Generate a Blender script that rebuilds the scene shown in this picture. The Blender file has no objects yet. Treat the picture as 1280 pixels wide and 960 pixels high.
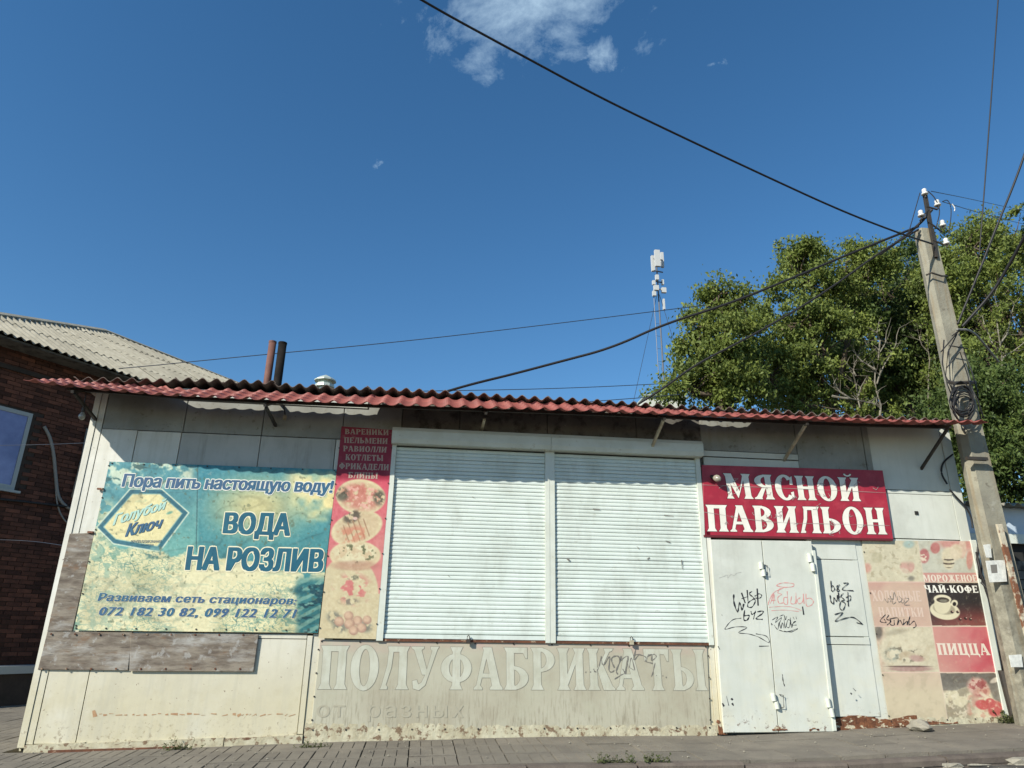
import bpy, bmesh, math, random
import numpy as np
from mathutils import Vector, Matrix
S = bpy.context.scene
COL = S.collection
rnd = random.Random(7)

# ---------------------------------------------------------------- camera
FPX = 880.0
PITCH, ROLL, YAW = [math.radians(a) for a in (19.6707, 0.8125, 6.7513)]
CAM = np.array([0.0, -8.4, 1.0])
_cy, _sy, _cp, _sp = math.cos(YAW), math.sin(YAW), math.cos(PITCH), math.sin(PITCH)
FW = np.array([_sy*_cp, _cy*_cp, _sp]); _rt = np.array([_cy, -_sy, 0.0]); _up = np.cross(_rt, FW)
RT = math.cos(ROLL)*_rt + math.sin(ROLL)*_up
UP = -math.sin(ROLL)*_rt + math.cos(ROLL)*_up
cam = bpy.data.cameras.new('camera'); cam.sensor_width = 36; cam.lens = FPX/1280*36
cam.clip_start = 0.05; cam.clip_end = 2000
co = bpy.data.objects.new('camera', cam); COL.objects.link(co)
co.matrix_world = Matrix(((RT[0], UP[0], -FW[0], CAM[0]), (RT[1], UP[1], -FW[1], CAM[1]),
                          (RT[2], UP[2], -FW[2], CAM[2]), (0, 0, 0, 1)))
S.camera = co

def ray(u, v): return FW + RT*(u-640)/FPX - UP*(v-480)/FPX
def W(u, v, y=0.0):
    """measured point of the photograph on the upright plane at depth y"""
    d = ray(u, v); return CAM + d*((y-CAM[1])/d[1])
def WP(u, v, p0, n):
    d = ray(u, v); return CAM + d*(((np.array(p0)-CAM) @ n)/(d @ n))

# ---------------------------------------------------------------- light
SUN = np.array([-0.924, -0.70, 0.715]); SUN /= np.linalg.norm(SUN)
w = bpy.data.worlds.new("World"); S.world = w; w.use_nodes = True
nt = w.node_tree; N = nt.nodes; L = nt.links
for n in list(N): N.remove(n)
out = N.new('ShaderNodeOutputWorld'); bg = N.new('ShaderNodeBackground'); sky = N.new('ShaderNodeTexSky')
sky.sky_type = 'NISHITA'; sky.sun_disc = False
sky.sun_elevation = math.asin(SUN[2]); sky.sun_rotation = math.atan2(SUN[0], SUN[1])
sky.altitude = 100; sky.air_density = 1.0; sky.dust_density = 0.0; sky.ozone_density = 3.0
bg.inputs[1].default_value = 0.106
L.new(bg.outputs[0], out.inputs[0])
tc = N.new('ShaderNodeTexCoord')
def cloud(cdir, su, sv, thr, scale, gain, seed):
    c = np.array(cdir)/np.linalg.norm(cdir)
    r = np.cross(c, [0, 0, 1.0]); r /= np.linalg.norm(r); u = np.cross(r, c)
    def dot(v):
        m = N.new('ShaderNodeVectorMath'); m.operation = 'DOT_PRODUCT'; L.new(tc.outputs['Generated'], m.inputs[0]); m.inputs[1].default_value = tuple(v); return m.outputs['Value']
    def ma(op, a, b):
        m = N.new('ShaderNodeMath'); m.operation = op
        for i, x in enumerate((a, b)):
            if isinstance(x, (int, float)): m.inputs[i].default_value = x
            else: L.new(x, m.inputs[i])
        return m.outputs[0]
    a = ma('POWER', ma('DIVIDE', ma('ABSOLUTE', dot(r), 0), su), 2.0); b = ma('POWER', ma('DIVIDE', ma('ABSOLUTE', dot(u), 0), sv), 2.0)
    d = ma('SQRT', ma('ADD', a, b), 0)
    front = ma('GREATER_THAN', dot(c), 0.5)
    mp = N.new('ShaderNodeMapping'); L.new(tc.outputs['Generated'], mp.inputs[0]); mp.inputs['Location'].default_value = (seed, seed*.3, 1)
    no = N.new('ShaderNodeTexNoise'); L.new(mp.outputs[0], no.inputs['Vector']); no.inputs['Scale'].default_value = scale
    no.inputs['Detail'].default_value = 12; no.inputs['Roughness'].default_value = 0.68; no.inputs['Distortion'].default_value = 0.3
    v = ma('SUBTRACT', ma('ADD', ma('MULTIPLY', no.outputs['Fac'], 2.2), thr), ma('MULTIPLY', d, 0.8))
    v = ma('MULTIPLY', v, gain)
    cl = N.new('ShaderNodeClamp'); L.new(v, cl.inputs[0])
    return ma('MULTIPLY', cl.outputs[0], front)
hs = N.new('ShaderNodeHueSaturation'); hs.inputs['Saturation'].default_value = 1.22; hs.inputs['Hue'].default_value = 0.497; L.new(sky.outputs[0], hs.inputs['Color']); cur = hs.outputs[0]
for args in ((ray(655, 12), 0.150, 0.078, -0.38, 9, 0.66, 2.3), (ray(752, 68), 0.035, 0.024, -0.52, 24, 0.5, 5.1), (ray(470, 207), 0.018, 0.014, -0.75, 40, 0.7, 9.0), (ray(890, 80), 0.03, 0.01, -0.85, 40, 0.5, 3.0)):
    f = cloud(*args)
    mx = N.new('ShaderNodeMix'); mx.data_type = 'RGBA'; L.new(f, mx.inputs[0]); L.new(cur, mx.inputs[6]); mx.inputs[7].default_value = (6.6, 8.6, 9.8, 1)
    cur = mx.outputs[2]
L.new(cur, bg.inputs[0])
sl = bpy.data.lights.new('sun', 'SUN'); sl.energy = 4.9; sl.angle = math.radians(0.5); sl.color = (1.0, 0.95, 0.84)
so = bpy.data.objects.new('sun', sl); COL.objects.link(so)
so.rotation_euler = Vector(SUN).to_track_quat('Z', 'Y').to_euler()
S.view_settings.view_transform = 'Standard'; S.view_settings.look = 'None'
S.view_settings.exposure = 0.45; S.view_settings.gamma = 1.0
S.render.resolution_x = 1024; S.render.resolution_y = 768
S.cycles.max_bounces = 6; S.cycles.use_denoising = True

# ---------------------------------------------------------------- helpers
def srgb(*c):
    c = np.array(c, float)/255
    return np.where(c <= .04045, c/12.92, ((c+.055)/1.055)**2.4)
def lin(*c): return tuple(float(x) for x in srgb(*c))

def zg(x):
    return float(np.interp(x, [-12, -3.93, -1.1, 1.05, 3.45, 6.98, 14], [-.20, -.155, -.07, -.02, -.005, .13, .2]))

def empty(name, label, cat, loc=(0, 0, 0), group=None):
    o = bpy.data.objects.new(name, None); COL.objects.link(o); o.location = tuple(loc); o.empty_display_size = .2
    o['label'] = label; o['category'] = cat
    if group: o['group'] = group
    return o
def tag(o, label, cat, group=None):
    o['label'] = label; o['category'] = cat
    if group: o['group'] = group
    return o
def wloc(o):
    v = Vector((0, 0, 0))
    while o is not None: v += Vector(o.location); o = o.parent
    return v

class MB:
    def __init__(s): s.v = []; s.f = []
    def add(s, vs, fs):
        b = len(s.v); s.v += [tuple(float(c) for c in p) for p in vs]; s.f += [tuple(b+i for i in q) for q in fs]; return s
    def box(s, x0, x1, y0, y1, z0, z1):
        return s.add([(x0, y0, z0), (x1, y0, z0), (x1, y1, z0), (x0, y1, z0), (x0, y0, z1), (x1, y0, z1), (x1, y1, z1), (x0, y1, z1)],
                     [(0, 3, 2, 1), (4, 5, 6, 7), (0, 1, 5, 4), (1, 2, 6, 5), (2, 3, 7, 6), (3, 0, 4, 7)])
    def quadbox(s, q, t, nrm=(0, 1, 0)):
        """front quad (TL,TR,BR,BL as 3D) extruded by t along nrm, small chamfer on the front"""
        q = [np.array(p, float) for p in q]; n = np.array(nrm, float)
        c = sum(q)/4; ch = min(.004, t*.4)
        fr = [p + (c-p)/max(np.linalg.norm(c-p), 1e-6)*ch*1.4 for p in q]
        mid = [p + n*ch for p in q]; bk = [p + n*t for p in q]
        vs = fr+mid+bk; fs = [(3, 2, 1, 0), (8, 9, 10, 11)]
        for i in range(4):
            j = (i+1) % 4
            fs += [(i, j, 4+j, 4+i), (4+i, 4+j, 8+j, 8+i)]
        return s.add(vs, fs)
    def bar(s, a, b, w_, h_, up=(0, 0, 1)):
        a = np.array(a, float); b = np.array(b, float); d = b-a; d /= np.linalg.norm(d)
        sd = np.cross(d, up)
        if np.linalg.norm(sd) < 1e-4: sd = np.cross(d, (1, 0, 0))
        sd /= np.linalg.norm(sd); u = np.cross(sd, d)
        vs = [p+sd*x*w_/2+u*z*h_/2 for p in (a, b) for x, z in ((-1, -1), (1, -1), (1, 1), (-1, 1))]
        return s.add(vs, [(0, 1, 2, 3), (7, 6, 5, 4), (0, 4, 5, 1), (1, 5, 6, 2), (2, 6, 7, 3), (3, 7, 4, 0)])
    def tube(s, pts, r, n=8, caps=True):
        pts = [np.array(p, float) for p in pts]
        rs = r if hasattr(r, '__len__') else [r]*len(pts)
        ref = np.array([0, 0, 1.0]); b = len(s.v); k = len(pts)
        for i, p in enumerate(pts):
            d = pts[min(i+1, k-1)]-pts[max(i-1, 0)]; d = d/max(np.linalg.norm(d), 1e-9)
            a = np.cross(d, ref)
            if np.linalg.norm(a) < .1: a = np.cross(d, (1, 0, 0))
            a /= np.linalg.norm(a); c = np.cross(a, d)
            for j in range(n):
                t = 2*math.pi*j/n; q = p+(a*math.cos(t)+c*math.sin(t))*rs[i]; s.v.append(tuple(float(x) for x in q))
        for i in range(k-1):
            for j in range(n):
                j2 = (j+1) % n; s.f.append((b+i*n+j, b+i*n+j2, b+(i+1)*n+j2, b+(i+1)*n+j))
        if caps: s.f.append(tuple(b+j for j in range(n))[::-1]); s.f.append(tuple(b+(k-1)*n+j for j in range(n)))
        return s
    def lathe(s, prof, c, axis=(0, 0, 1), n=16):
        ax = np.array(axis, float); ax /= np.linalg.norm(ax)
        return s.tube([np.array(c)+ax*h for r_, h in prof], [max(r_, 1e-4) for r_, h in prof], n)
    def build(s, name, mat, parent=None, smooth=False, stuff=False, fixn=True):
        me = bpy.data.meshes.new(name)
        off = wloc(parent) if parent else Vector((0, 0, 0))
        me.from_pydata([(p[0]-off.x, p[1]-off.y, p[2]-off.z) for p in s.v], [], s.f)
        if fixn:
            bm = bmesh.new(); bm.from_mesh(me); bmesh.ops.recalc_face_normals(bm, faces=bm.faces); bm.to_mesh(me); bm.free()
        me.materials.append(mat)
        if smooth: me.polygons.foreach_set('use_smooth', [True]*len(me.polygons))
        o = bpy.data.objects.new(name, me); COL.objects.link(o)
        if parent: o.parent = parent
        if stuff: o['kind'] = 'stuff'
        return o
def dup(o, parent, loc, rot=None):
    c = o.copy(); COL.objects.link(c); c.parent = parent; c.location = loc
    if rot: c.rotation_euler = rot
    return c
def struct(o): o['kind'] = 'structure'; return o
def pq(*px, y=0.0): return [W(u, v, y) for u, v in px]

# ---------------------------------------------------------------- materials
def mat(name, c1, c2=None, scale=3.0, rough=.6, detail=6, bump=0.0, bscale=40, metal=0, lo=.35, hi=.65, layers=(), stretch=(1, 1, 1), rand=0.0, spec=.4, trans=0):
    """two-colour noise base; layers = list of dicts (colour, scale, lo, hi, stretch, z0, z1, amt)"""
    m = bpy.data.materials.new(name); m.use_nodes = True
    nt = m.node_tree; N = nt.nodes; L = nt.links; b = N['Principled BSDF']
    b.inputs['Roughness'].default_value = rough; b.inputs['Metallic'].default_value = metal
    b.inputs['Specular IOR Level'].default_value = spec
    tc = N.new('ShaderNodeTexCoord'); geo = N.new('ShaderNodeNewGeometry'); sep = N.new('ShaderNodeSeparateXYZ'); L.new(geo.outputs['Position'], sep.inputs[0])
    def noise(sc, st, seed, det=detail, ro=.6):
        mp = N.new('ShaderNodeMapping'); L.new(geo.outputs['Position'], mp.inputs[0]); mp.inputs['Scale'].default_value = st; mp.inputs['Location'].default_value = (seed*3.7, seed*1.3, seed)
        n = N.new('ShaderNodeTexNoise'); L.new(mp.outputs[0], n.inputs['Vector']); n.inputs['Scale'].default_value = sc; n.inputs['Detail'].default_value = det; n.inputs['Roughness'].default_value = ro
        return n.outputs['Fac']
    def mrange(x, a, b_, c=0, d=1):
        r = N.new('ShaderNodeMapRange'); L.new(x, r.inputs[0]); r.inputs[1].default_value = a; r.inputs[2].default_value = b_; r.inputs[3].default_value = c; r.inputs[4].default_value = d; return r.outputs[0]
    def mul(a, b_, op='MULTIPLY'):
        q = N.new('ShaderNodeMath'); q.operation = op
        for i, x in enumerate((a, b_)):
            if isinstance(x, (int, float)): q.inputs[i].default_value = x
            else: L.new(x, q.inputs[i])
        return q.outputs[0]
    def mix(f, a, b_):
        q = N.new('ShaderNodeMix'); q.data_type = 'RGBA'
        L.new(f, q.inputs[0])
        for i, x in ((6, a), (7, b_)):
            if isinstance(x, tuple): q.inputs[i].default_value = (*x, 1)
            else: L.new(x, q.inputs[i])
        return q.outputs[2]
    if c1 == 'ATTR':
        at = N.new('ShaderNodeAttribute'); at.attribute_name = 'Col'; col = at.outputs['Color']
    else:
        col = mix(mrange(noise(scale, stretch, 1), lo, hi), tuple(c1), tuple(c2 or c1))
    for i, ly in enumerate(layers):
        f = mrange(noise(ly.get('scale', 5), ly.get('stretch', (1, 1, 1)), 7+5*i, ly.get('detail', 8), ly.get('ro', .65)), ly.get('lo', .5), ly.get('hi', .6))
        if 'z0' in ly: f = mul(f, mrange(sep.outputs['Z'], ly['z0'], ly['z1']))
        f = mul(f, ly.get('amt', 1.0))
        col = mix(f, col, tuple(ly['c']))
    if rand:
        oi = N.new('ShaderNodeObjectInfo'); v = mrange(oi.outputs['Random'], 0, 1, 1-rand, 1+rand)
        h = N.new('ShaderNodeHueSaturation'); L.new(v, h.inputs['Value']); L.new(col, h.inputs['Color']); col = h.outputs[0]
    L.new(col, b.inputs['Base Color'])
    if bump:
        bp = N.new('ShaderNodeBump'); bp.inputs['Strength'].default_value = bump; bp.inputs['Distance'].default_value = .01
        L.new(noise(bscale, (1, 1, 1), 3, 5), bp.inputs['Height']); L.new(bp.outputs[0], b.inputs['Normal'])
    if trans:
        t = N.new('ShaderNodeBsdfTranslucent'); L.new(col, t.inputs['Color']); ms = N.new('ShaderNodeMixShader'); ms.inputs[0].default_value = trans
        L.new(b.outputs[0], ms.inputs[1]); L.new(t.outputs[0], ms.inputs[2]); L.new(ms.outputs[0], N['Material Output'].inputs[0])
    return m
RUST = (.10, .035, .015); GRIME = (.28, .25, .17); DARK = (.03, .028, .024)
YEL = (.53, .485, .34)
M = {}
M['wall'] = mat('cream_wall_paint', (.68, .67, .60), (.60, .59, .51), 2.0, .55, bump=.25, bscale=9, layers=[
    dict(c=YEL, scale=1.2, lo=.1, hi=.5, z0=1.4, z1=.3, amt=.95), dict(c=(.45, .40, .25), scale=9, lo=.52, hi=.72, z0=.9, z1=-.1, amt=.7),
    dict(c=(.42, .40, .31), scale=4, stretch=(3, 1, .25), lo=.48, hi=.72, amt=.5), dict(c=(.40, .37, .28), scale=1.4, lo=.5, hi=.75, amt=.4), dict(c=RUST, scale=26, lo=.66, hi=.70, amt=.8),
    dict(c=(.16, .11, .06), scale=22, lo=.56, hi=.63, z0=.16, z1=-.12, amt=.8)])
M['wall_white'] = mat('white_sheet_paint', (.59, .605, .54), (.52, .54, .475), 2.5, .5, bump=.4, bscale=2.6, layers=[
    dict(c=(.60, .57, .42), scale=3, lo=.45, hi=.7, z0=1.6, z1=.3, amt=.6), dict(c=(.42, .43, .37), scale=6, stretch=(3, 1, .3), lo=.50, hi=.72, amt=.28), dict(c=(.30, .29, .24), scale=1.6, lo=.55, hi=.75, amt=.35),
    dict(c=(.10, .09, .07), scale=34, lo=.70, hi=.73, amt=.6), dict(c=RUST, scale=18, lo=.58, hi=.64, z0=.30, z1=.02, amt=.9)])
M['wall_up_shade'] = mat('upper_sheet_painted_shade', (.31, .32, .29), (.21, .215, .19), 2.0, .6, bump=.2, bscale=8, layers=[  # canopy shade painted into the base grey; layers are streaks and spots
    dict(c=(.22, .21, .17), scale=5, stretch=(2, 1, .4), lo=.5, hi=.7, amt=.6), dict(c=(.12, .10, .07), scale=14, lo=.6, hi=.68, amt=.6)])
M['wall_mid_shade'] = mat('mid_sheet_painted_shade', (.46, .46, .42), (.38, .385, .35), 2.0, .6, bump=.2, bscale=8, layers=[dict(c=(.22, .21, .17), scale=5, stretch=(2, 1, .4), lo=.5, hi=.7, amt=.5)])  # in-between tone, some canopy shade painted into the sheet colour
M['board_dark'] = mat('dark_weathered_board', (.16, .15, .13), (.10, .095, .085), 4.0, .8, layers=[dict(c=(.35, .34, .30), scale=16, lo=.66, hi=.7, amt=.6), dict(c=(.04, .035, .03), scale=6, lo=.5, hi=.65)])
M['shutter'] = mat('pale_green_white_shutter_enamel', (.64, .70, .65), (.58, .64, .585), 3, .42, layers=[dict(c=(.36, .36, .28), scale=22, stretch=(.6, 1, 1), lo=.62, hi=.7, amt=.5), dict(c=(.40, .42, .36), scale=2.2, stretch=(1.5, 1, .6), lo=.5, hi=.75, amt=.6)])
M['rail'] = mat('shutter_rail_enamel', (.62, .65, .58), (.55, .57, .49), 5, .45, layers=[dict(c=(.35, .30, .2), scale=14, lo=.62, hi=.7, amt=.5)])
M['plinth'] = mat('flaking_plinth_paint', (.50, .47, .34), (.38, .34, .23), 9, .8, bump=.8, bscale=30, layers=[dict(c=(.15, .09, .05), scale=13, lo=.54, hi=.60, amt=.9), dict(c=RUST, scale=5, stretch=(1, 1, 3), lo=.6, hi=.66, amt=.9)])
M['rust'] = mat('rusty_steel', (.16, .06, .03), (.08, .035, .02), 12, .85, bump=.5, layers=[dict(c=(.45, .36, .25), scale=14, lo=.58, hi=.63, amt=.7)])
M['rustline'] = mat('flaking_rust_strip', (.10, .04, .02), (.20, .08, .035), 20, .9, bump=1, layers=[dict(c=(.50, .45, .32), scale=10, stretch=(1, 1, 2), lo=.55, hi=.6)])
M['zinc'] = mat('weathered_patch_board', (.24, .205, .16), (.11, .085, .065), 6.0, .75, lo=.38, hi=.64, stretch=(.9, 1, 3.2), bump=.3, bscale=12, layers=[
    dict(c=(.38, .37, .34), scale=2.2, stretch=(.8, 1, 3), lo=.53, hi=.66, amt=.7), dict(c=(.05, .04, .03), scale=30, stretch=(.3, 1, 3), lo=.58, hi=.66, amt=.6), dict(c=(.40, .40, .38), scale=9, lo=.58, hi=.64, amt=.5), dict(c=(.18, .09, .04), scale=5, stretch=(1, 1, 2), lo=.56, hi=.66, amt=.6)])
M['dark'] = mat('dark_interior', (.02, .02, .018), rough=.9)
M['blacksteel'] = mat('black_painted_steel', (.025, .024, .022), (.05, .04, .03), 8, .6)
M['palesteel'] = mat('pale_painted_steel', (.42, .38, .27), (.25, .2, .13), 9, .6)
M['tile'] = mat('red_metal_tile', (.31, .085, .066), (.22, .062, .050), 5, .62, bump=.1, layers=[dict(c=(.20, .07, .05), scale=7, lo=.52, hi=.7, amt=.5)])
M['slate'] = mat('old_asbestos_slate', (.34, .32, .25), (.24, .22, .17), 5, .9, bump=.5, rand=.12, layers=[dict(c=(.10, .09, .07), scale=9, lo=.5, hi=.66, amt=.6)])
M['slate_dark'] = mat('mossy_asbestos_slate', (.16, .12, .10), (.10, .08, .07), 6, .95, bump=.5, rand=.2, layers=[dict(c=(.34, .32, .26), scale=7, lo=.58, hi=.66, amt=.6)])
M['houseslate'] = mat('pale_asbestos_slate', (.34, .315, .245), (.25, .23, .175), 3, .9, bump=.5, rand=.10, layers=[dict(c=(.22, .20, .15), scale=5, lo=.53, hi=.68, amt=.6)])
M['brick'] = mat('dark_red_brick', (.105, .040, .024), (.065, .026, .017), 6, .9, rand=.55, bump=.4)
M['mortar'] = mat('grey_mortar', (.045, .034, .028), (.03, .024, .02), 8, .95)
M['glass'] = mat('painted_reflection_glass', (.22, .25, .47), (.12, .14, .30), 1.8, .16, spec=.6)  # sky reflection painted in as an uneven blue base colour
M['frame'] = mat('grey_white_window_frame', (.30, .33, .33), rough=.5)
M['concrete'] = mat('pole_concrete', (.29, .275, .21), (.215, .20, .155), 3, .9, bump=.6, bscale=25, layers=[
    dict(c=(.22, .17, .10), scale=3, stretch=(4, 4, .35), lo=.52, hi=.68, amt=.8), dict(c=(.10, .085, .06), scale=8, lo=.6, hi=.7, amt=.7), dict(c=(.13, .12, .09), scale=7, lo=.42, hi=.6, z0=3.1, z1=1.6, amt=.75), dict(c=(.42, .41, .36), scale=4, lo=.6, hi=.7, amt=.5)])
M['rustfaint'] = mat('faint_rust_bleed', (.42, .27, .15), (.34, .19, .10), 14, .8)
M['rustpost'] = mat('flaking_white_and_rust', (.50, .45, .34), (.42, .36, .26), 8, .8, bump=.6, layers=[dict(c=(.17, .07, .035), scale=7, lo=.47, hi=.54)])
M['kerb'] = mat('kerb_concrete', (.14, .115, .092), (.10, .08, .066), 6, .95, bump=.6, rand=.15)
M['slab'] = mat('grey_brown_paving', (.182, .162, .128), (.14, .124, .10), 3, .95, bump=.6, bscale=60, rand=.08, layers=[dict(c=(.21, .185, .145), scale=2.2, lo=.5, hi=.65, amt=.6), dict(c=(.09, .075, .06), scale=11, lo=.6, hi=.7, amt=.6)])
M['soil'] = mat('dusty_ground', (.11, .09, .07), (.075, .06, .05), 1.5, 1, bump=.8, layers=[dict(c=(.07, .085, .04), scale=.8, lo=.5, hi=.62, amt=.6)])
M['asphalt'] = mat('worn_asphalt', (.075, .068, .058), (.05, .046, .042), 4, .95, bump=1, bscale=90, layers=[dict(c=(.22, .19, .15), scale=2, lo=.5, hi=.65, amt=.7)])
M['stone'] = mat('pale_rubble', (.38, .35, .28), (.24, .22, .17), 7, .95, bump=.8, rand=.2)
M['cable'] = mat('black_cable', (.016, .015, .015), rough=.55)
M['cable_grey'] = mat('grey_cable', (.22, .21, .19), rough=.6)
M['wire'] = mat('thin_steel_wire', (.03, .04, .06), rough=.5)
M['ceramic'] = mat('white_ceramic_insulator', (.62, .61, .57), rough=.15, spec=.7)
M['glassbulb'] = mat('milky_bulb_glass', (.28, .26, .21), rough=.12, spec=.8)
M['white'] = mat('white_antenna_plastic', (.48, .49, .48), rough=.4)
M['galv'] = mat('galvanised_mast', (.12, .13, .15), rough=.45, metal=.3)
M['pipe'] = mat('rust_brown_flue', (.16, .07, .05), (.10, .045, .035), 7, .75)
M['pipe_dark'] = mat('sooty_flue', (.012, .011, .010), (.022, .018, .016), 7, .9, spec=.1)
M['tin'] = mat('pale_tin', (.50, .56, .50), (.42, .47, .40), 9, .4, metal=.2)
M['paper'] = mat('white_paper_notice', (.68, .68, .62), (.5, .5, .46), 20, .8)
M['ink'] = mat('black_marker_ink', (.02, .02, .025), rough=.5)
M['ink_grey'] = mat('grey_spray', (.17, .16, .14), rough=.7)
M['ink_red'] = mat('faded_red_spray', (.62, .27, .25), rough=.6)
M['ink_faint'] = mat('faint_pencil_grey', (.42, .42, .38), rough=.6)
M['print'] = mat('printed_banner', 'ATTR', rough=.5, bump=.45, bscale=5, layers=[dict(c=(.55, .50, .34), scale=16, lo=.58, hi=.75, amt=.25), dict(c=(.25, .24, .18), scale=40, lo=.66, hi=.72, amt=.35)])
M['redsign'] = mat('crimson_sign_film', (.36, .020, .042), (.28, .018, .036), 4, .4, layers=[dict(c=(.50, .07, .09), scale=5, lo=.5, hi=.7, amt=.5)])
M['darkred'] = mat('dark_red_edge', (.12, .015, .02), rough=.5)
M['blueink'] = mat('teal_blue_lettering', (.008, .085, .14), (.012, .115, .17), 10, .5)
M['slateink'] = mat('slate_blue_lettering', (.045, .10, .20), (.03, .12, .20), 6, .5)
M['whiteink'] = mat('white_lettering', (.78, .78, .70), (.70, .70, .60), 14, .5)
M['creamink'] = mat('cream_lettering_outline', (.78, .72, .50), rough=.5)
M['tealpale'] = mat('faded_teal_lettering', (.40, .60, .52), rough=.5)
M['signink'] = mat('white_sign_lettering', (.78, .76, .68), (.70, .67, .58), 9, .5)
M['greyoutline'] = mat('thin_grey_outline', (.22, .20, .16), rough=.6)
M['palefill'] = mat('faded_white_lettering', (.51, .515, .425), (.43, .43, .34), 5, .6, layers=[dict(c=(.36, .32, .24), scale=10, stretch=(2, 1, .4), lo=.5, hi=.7, amt=.45)])
M['fadedpanel'] = mat('faded_taupe_banner', (.36, .33, .245), (.43, .41, .315), 2, .6, layers=[
    dict(c=(.50, .30, .27), scale=2.5, stretch=(1, 1, 2), lo=.35, hi=.6, z0=.78, z1=.95, amt=.75),
    dict(c=(.20, .175, .12), scale=16, stretch=(3, 1, .35), lo=.50, hi=.66, z0=.65, z1=.1, amt=.7), dict(c=(.42, .41, .31), scale=3, lo=.5, hi=.65, amt=.6)])
M['faded2'] = mat('barely_visible_lettering', (.37, .345, .26), rough=.6)
M['menugold'] = mat('beige_menu_lettering', (.40, .30, .24), rough=.6)
M['pinkpale'] = mat('pale_pink_lettering', (.66, .58, .47), rough=.6)
M['faint3'] = mat('faint_cream_lettering', (.60, .46, .37), rough=.6)
M['bark'] = mat('tree_bark', (.12, .09, .06), (.07, .055, .04), 9, .95)
M['deadwood'] = mat('pale_dead_wood', (.24, .22, .17), (.13, .115, .09), 9, .9)
M['weed'] = mat('green_weed', (.06, .085, .025), (.12, .13, .05), 20, .7, trans=.3)
def leafmat(name, a, b_, c):
    return mat(name, a, b_, 1.1, .55, lo=.3, hi=.7, trans=.35, spec=.25, layers=[dict(c=c, scale=3.0, lo=.45, hi=.65, amt=.7)])
M['leaf1'] = leafmat('yellow_green_leaves', (.18, .23, .050), (.085, .12, .032), (.29, .33, .075))
M['leaf2'] = leafmat('mid_green_leaves', (.095, .14, .036), (.05, .08, .024), (.16, .21, .05))
M['leaf3'] = leafmat('dark_green_leaves', (.045, .07, .022), (.03, .05, .018), (.07, .10, .03))

# ---------------------------------------------------------------- print painting
def vnoise(U, V, scale, seed=0):
    x = U/scale+seed*17.13; y = V/scale+seed*9.71
    xi = np.floor(x).astype(int); yi = np.floor(y).astype(int); fx = x-xi; fy = y-yi
    fx = fx*fx*(3-2*fx); fy = fy*fy*(3-2*fy)
    def h(a, b):
        n = (a*374761393+b*668265263+seed*974711) & 0x7fffffff
        n = ((n ^ (n >> 13))*1274126177) & 0x7fffffff
        return ((n ^ (n >> 16)) & 0xffff)/65535.0
    return (h(xi, yi)*(1-fx)+h(xi+1, yi)*fx)*(1-fy)+(h(xi, yi+1)*(1-fx)+h(xi+1, yi+1)*fx)*fy
def fbm(U, V, scale, seed=0, o=4):
    r = 0; a = .5; t = 0
    for i in range(o): r = r+a*vnoise(U, V, scale/2**i, seed+i); t += a; a *= .55
    return r/t
def sm(x, a, b): t = np.clip((x-a)/(b-a), 0, 1); return t*t*(3-2*t)
def put(I, m, c):
    m = np.clip(m, 0, 1)[..., None]; return I*(1-m)+np.array(c, float)*m
def ell(U, V, cx, cy, rx, ry, rot=0, soft=.12):
    a = math.radians(rot); x = (U-cx)*math.cos(a)+(V-cy)*math.sin(a); y = -(U-cx)*math.sin(a)+(V-cy)*math.cos(a)
    return 1-sm(np.sqrt((x/rx)**2+(y/ry)**2), 1-soft, 1+soft)
def printed(name, corners, nu, nv, paint, y, parent, thick=.006, wrinkle=0.0):
    """flat printed sheet: a fine grid, colours per vertex from paint(U, V) given in sRGB 0-255"""
    (a, b, c, d) = [np.array(p, float) for p in corners]
    s = np.linspace(0, 1, nu)[None, :, None]; t = np.linspace(0, 1, nv)[:, None, None]
    px = (a*(1-s)+b*s)*(1-t)+(d*(1-s)+c*s)*t
    U = px[..., 0]; V = px[..., 1]
    I = paint(U, V); Icol = srgb(*np.moveaxis(np.clip(I, 0, 255), -1, 0)); Icol = np.moveaxis(Icol, 0, -1)*.86*(np.array([1.0, .99, .92]) if 'water' in parent.name else 1.0)
    D = FW+RT*(U[..., None]-640)/FPX-UP*(V[..., None]-480)/FPX
    P = CAM+D*((y-CAM[1])/D[..., 1:2])
    if wrinkle: P[..., 1] -= wrinkle*fbm(U, V, 45, 31, 3)
    off = wloc(parent); P = P-np.array(off)
    me = bpy.data.meshes.new(name)
    idx = np.arange(nu*nv).reshape(nv, nu)
    F = np.stack([idx[:-1, :-1], idx[1:, :-1], idx[1:, 1:], idx[:-1, 1:]], -1).reshape(-1, 4)
    # rim that gives the sheet its thickness
    ring = np.concatenate([idx[0, :], idx[1:, -1], idx[-1, -2::-1], idx[-2:0:-1, 0]])
    Pv = P.reshape(-1, 3); rim = Pv[ring]+np.array([0, thick, 0]); n0 = len(Pv)
    k = len(ring); R4 = [(int(ring[i]), int(ring[(i+1) % k]), n0+(i+1) % k, n0+i) for i in range(k)]
    me.from_pydata(np.concatenate([Pv, rim]).tolist(), [], F.tolist()+R4)
    ca = me.color_attributes.new('Col', 'FLOAT_COLOR', 'POINT')
    C4 = np.ones((len(Pv)+k, 4)); C4[:len(Pv), :3] = Icol.reshape(-1, 3); C4[len(Pv):, :3] = Icol.reshape(-1, 3)[ring]*.5
    ca.data.foreach_set('color', C4.ravel().astype(np.float32))
    me.materials.append(M['print']); o = bpy.data.objects.new(name, me); COL.objects.link(o); o.parent = parent
    return o

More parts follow.
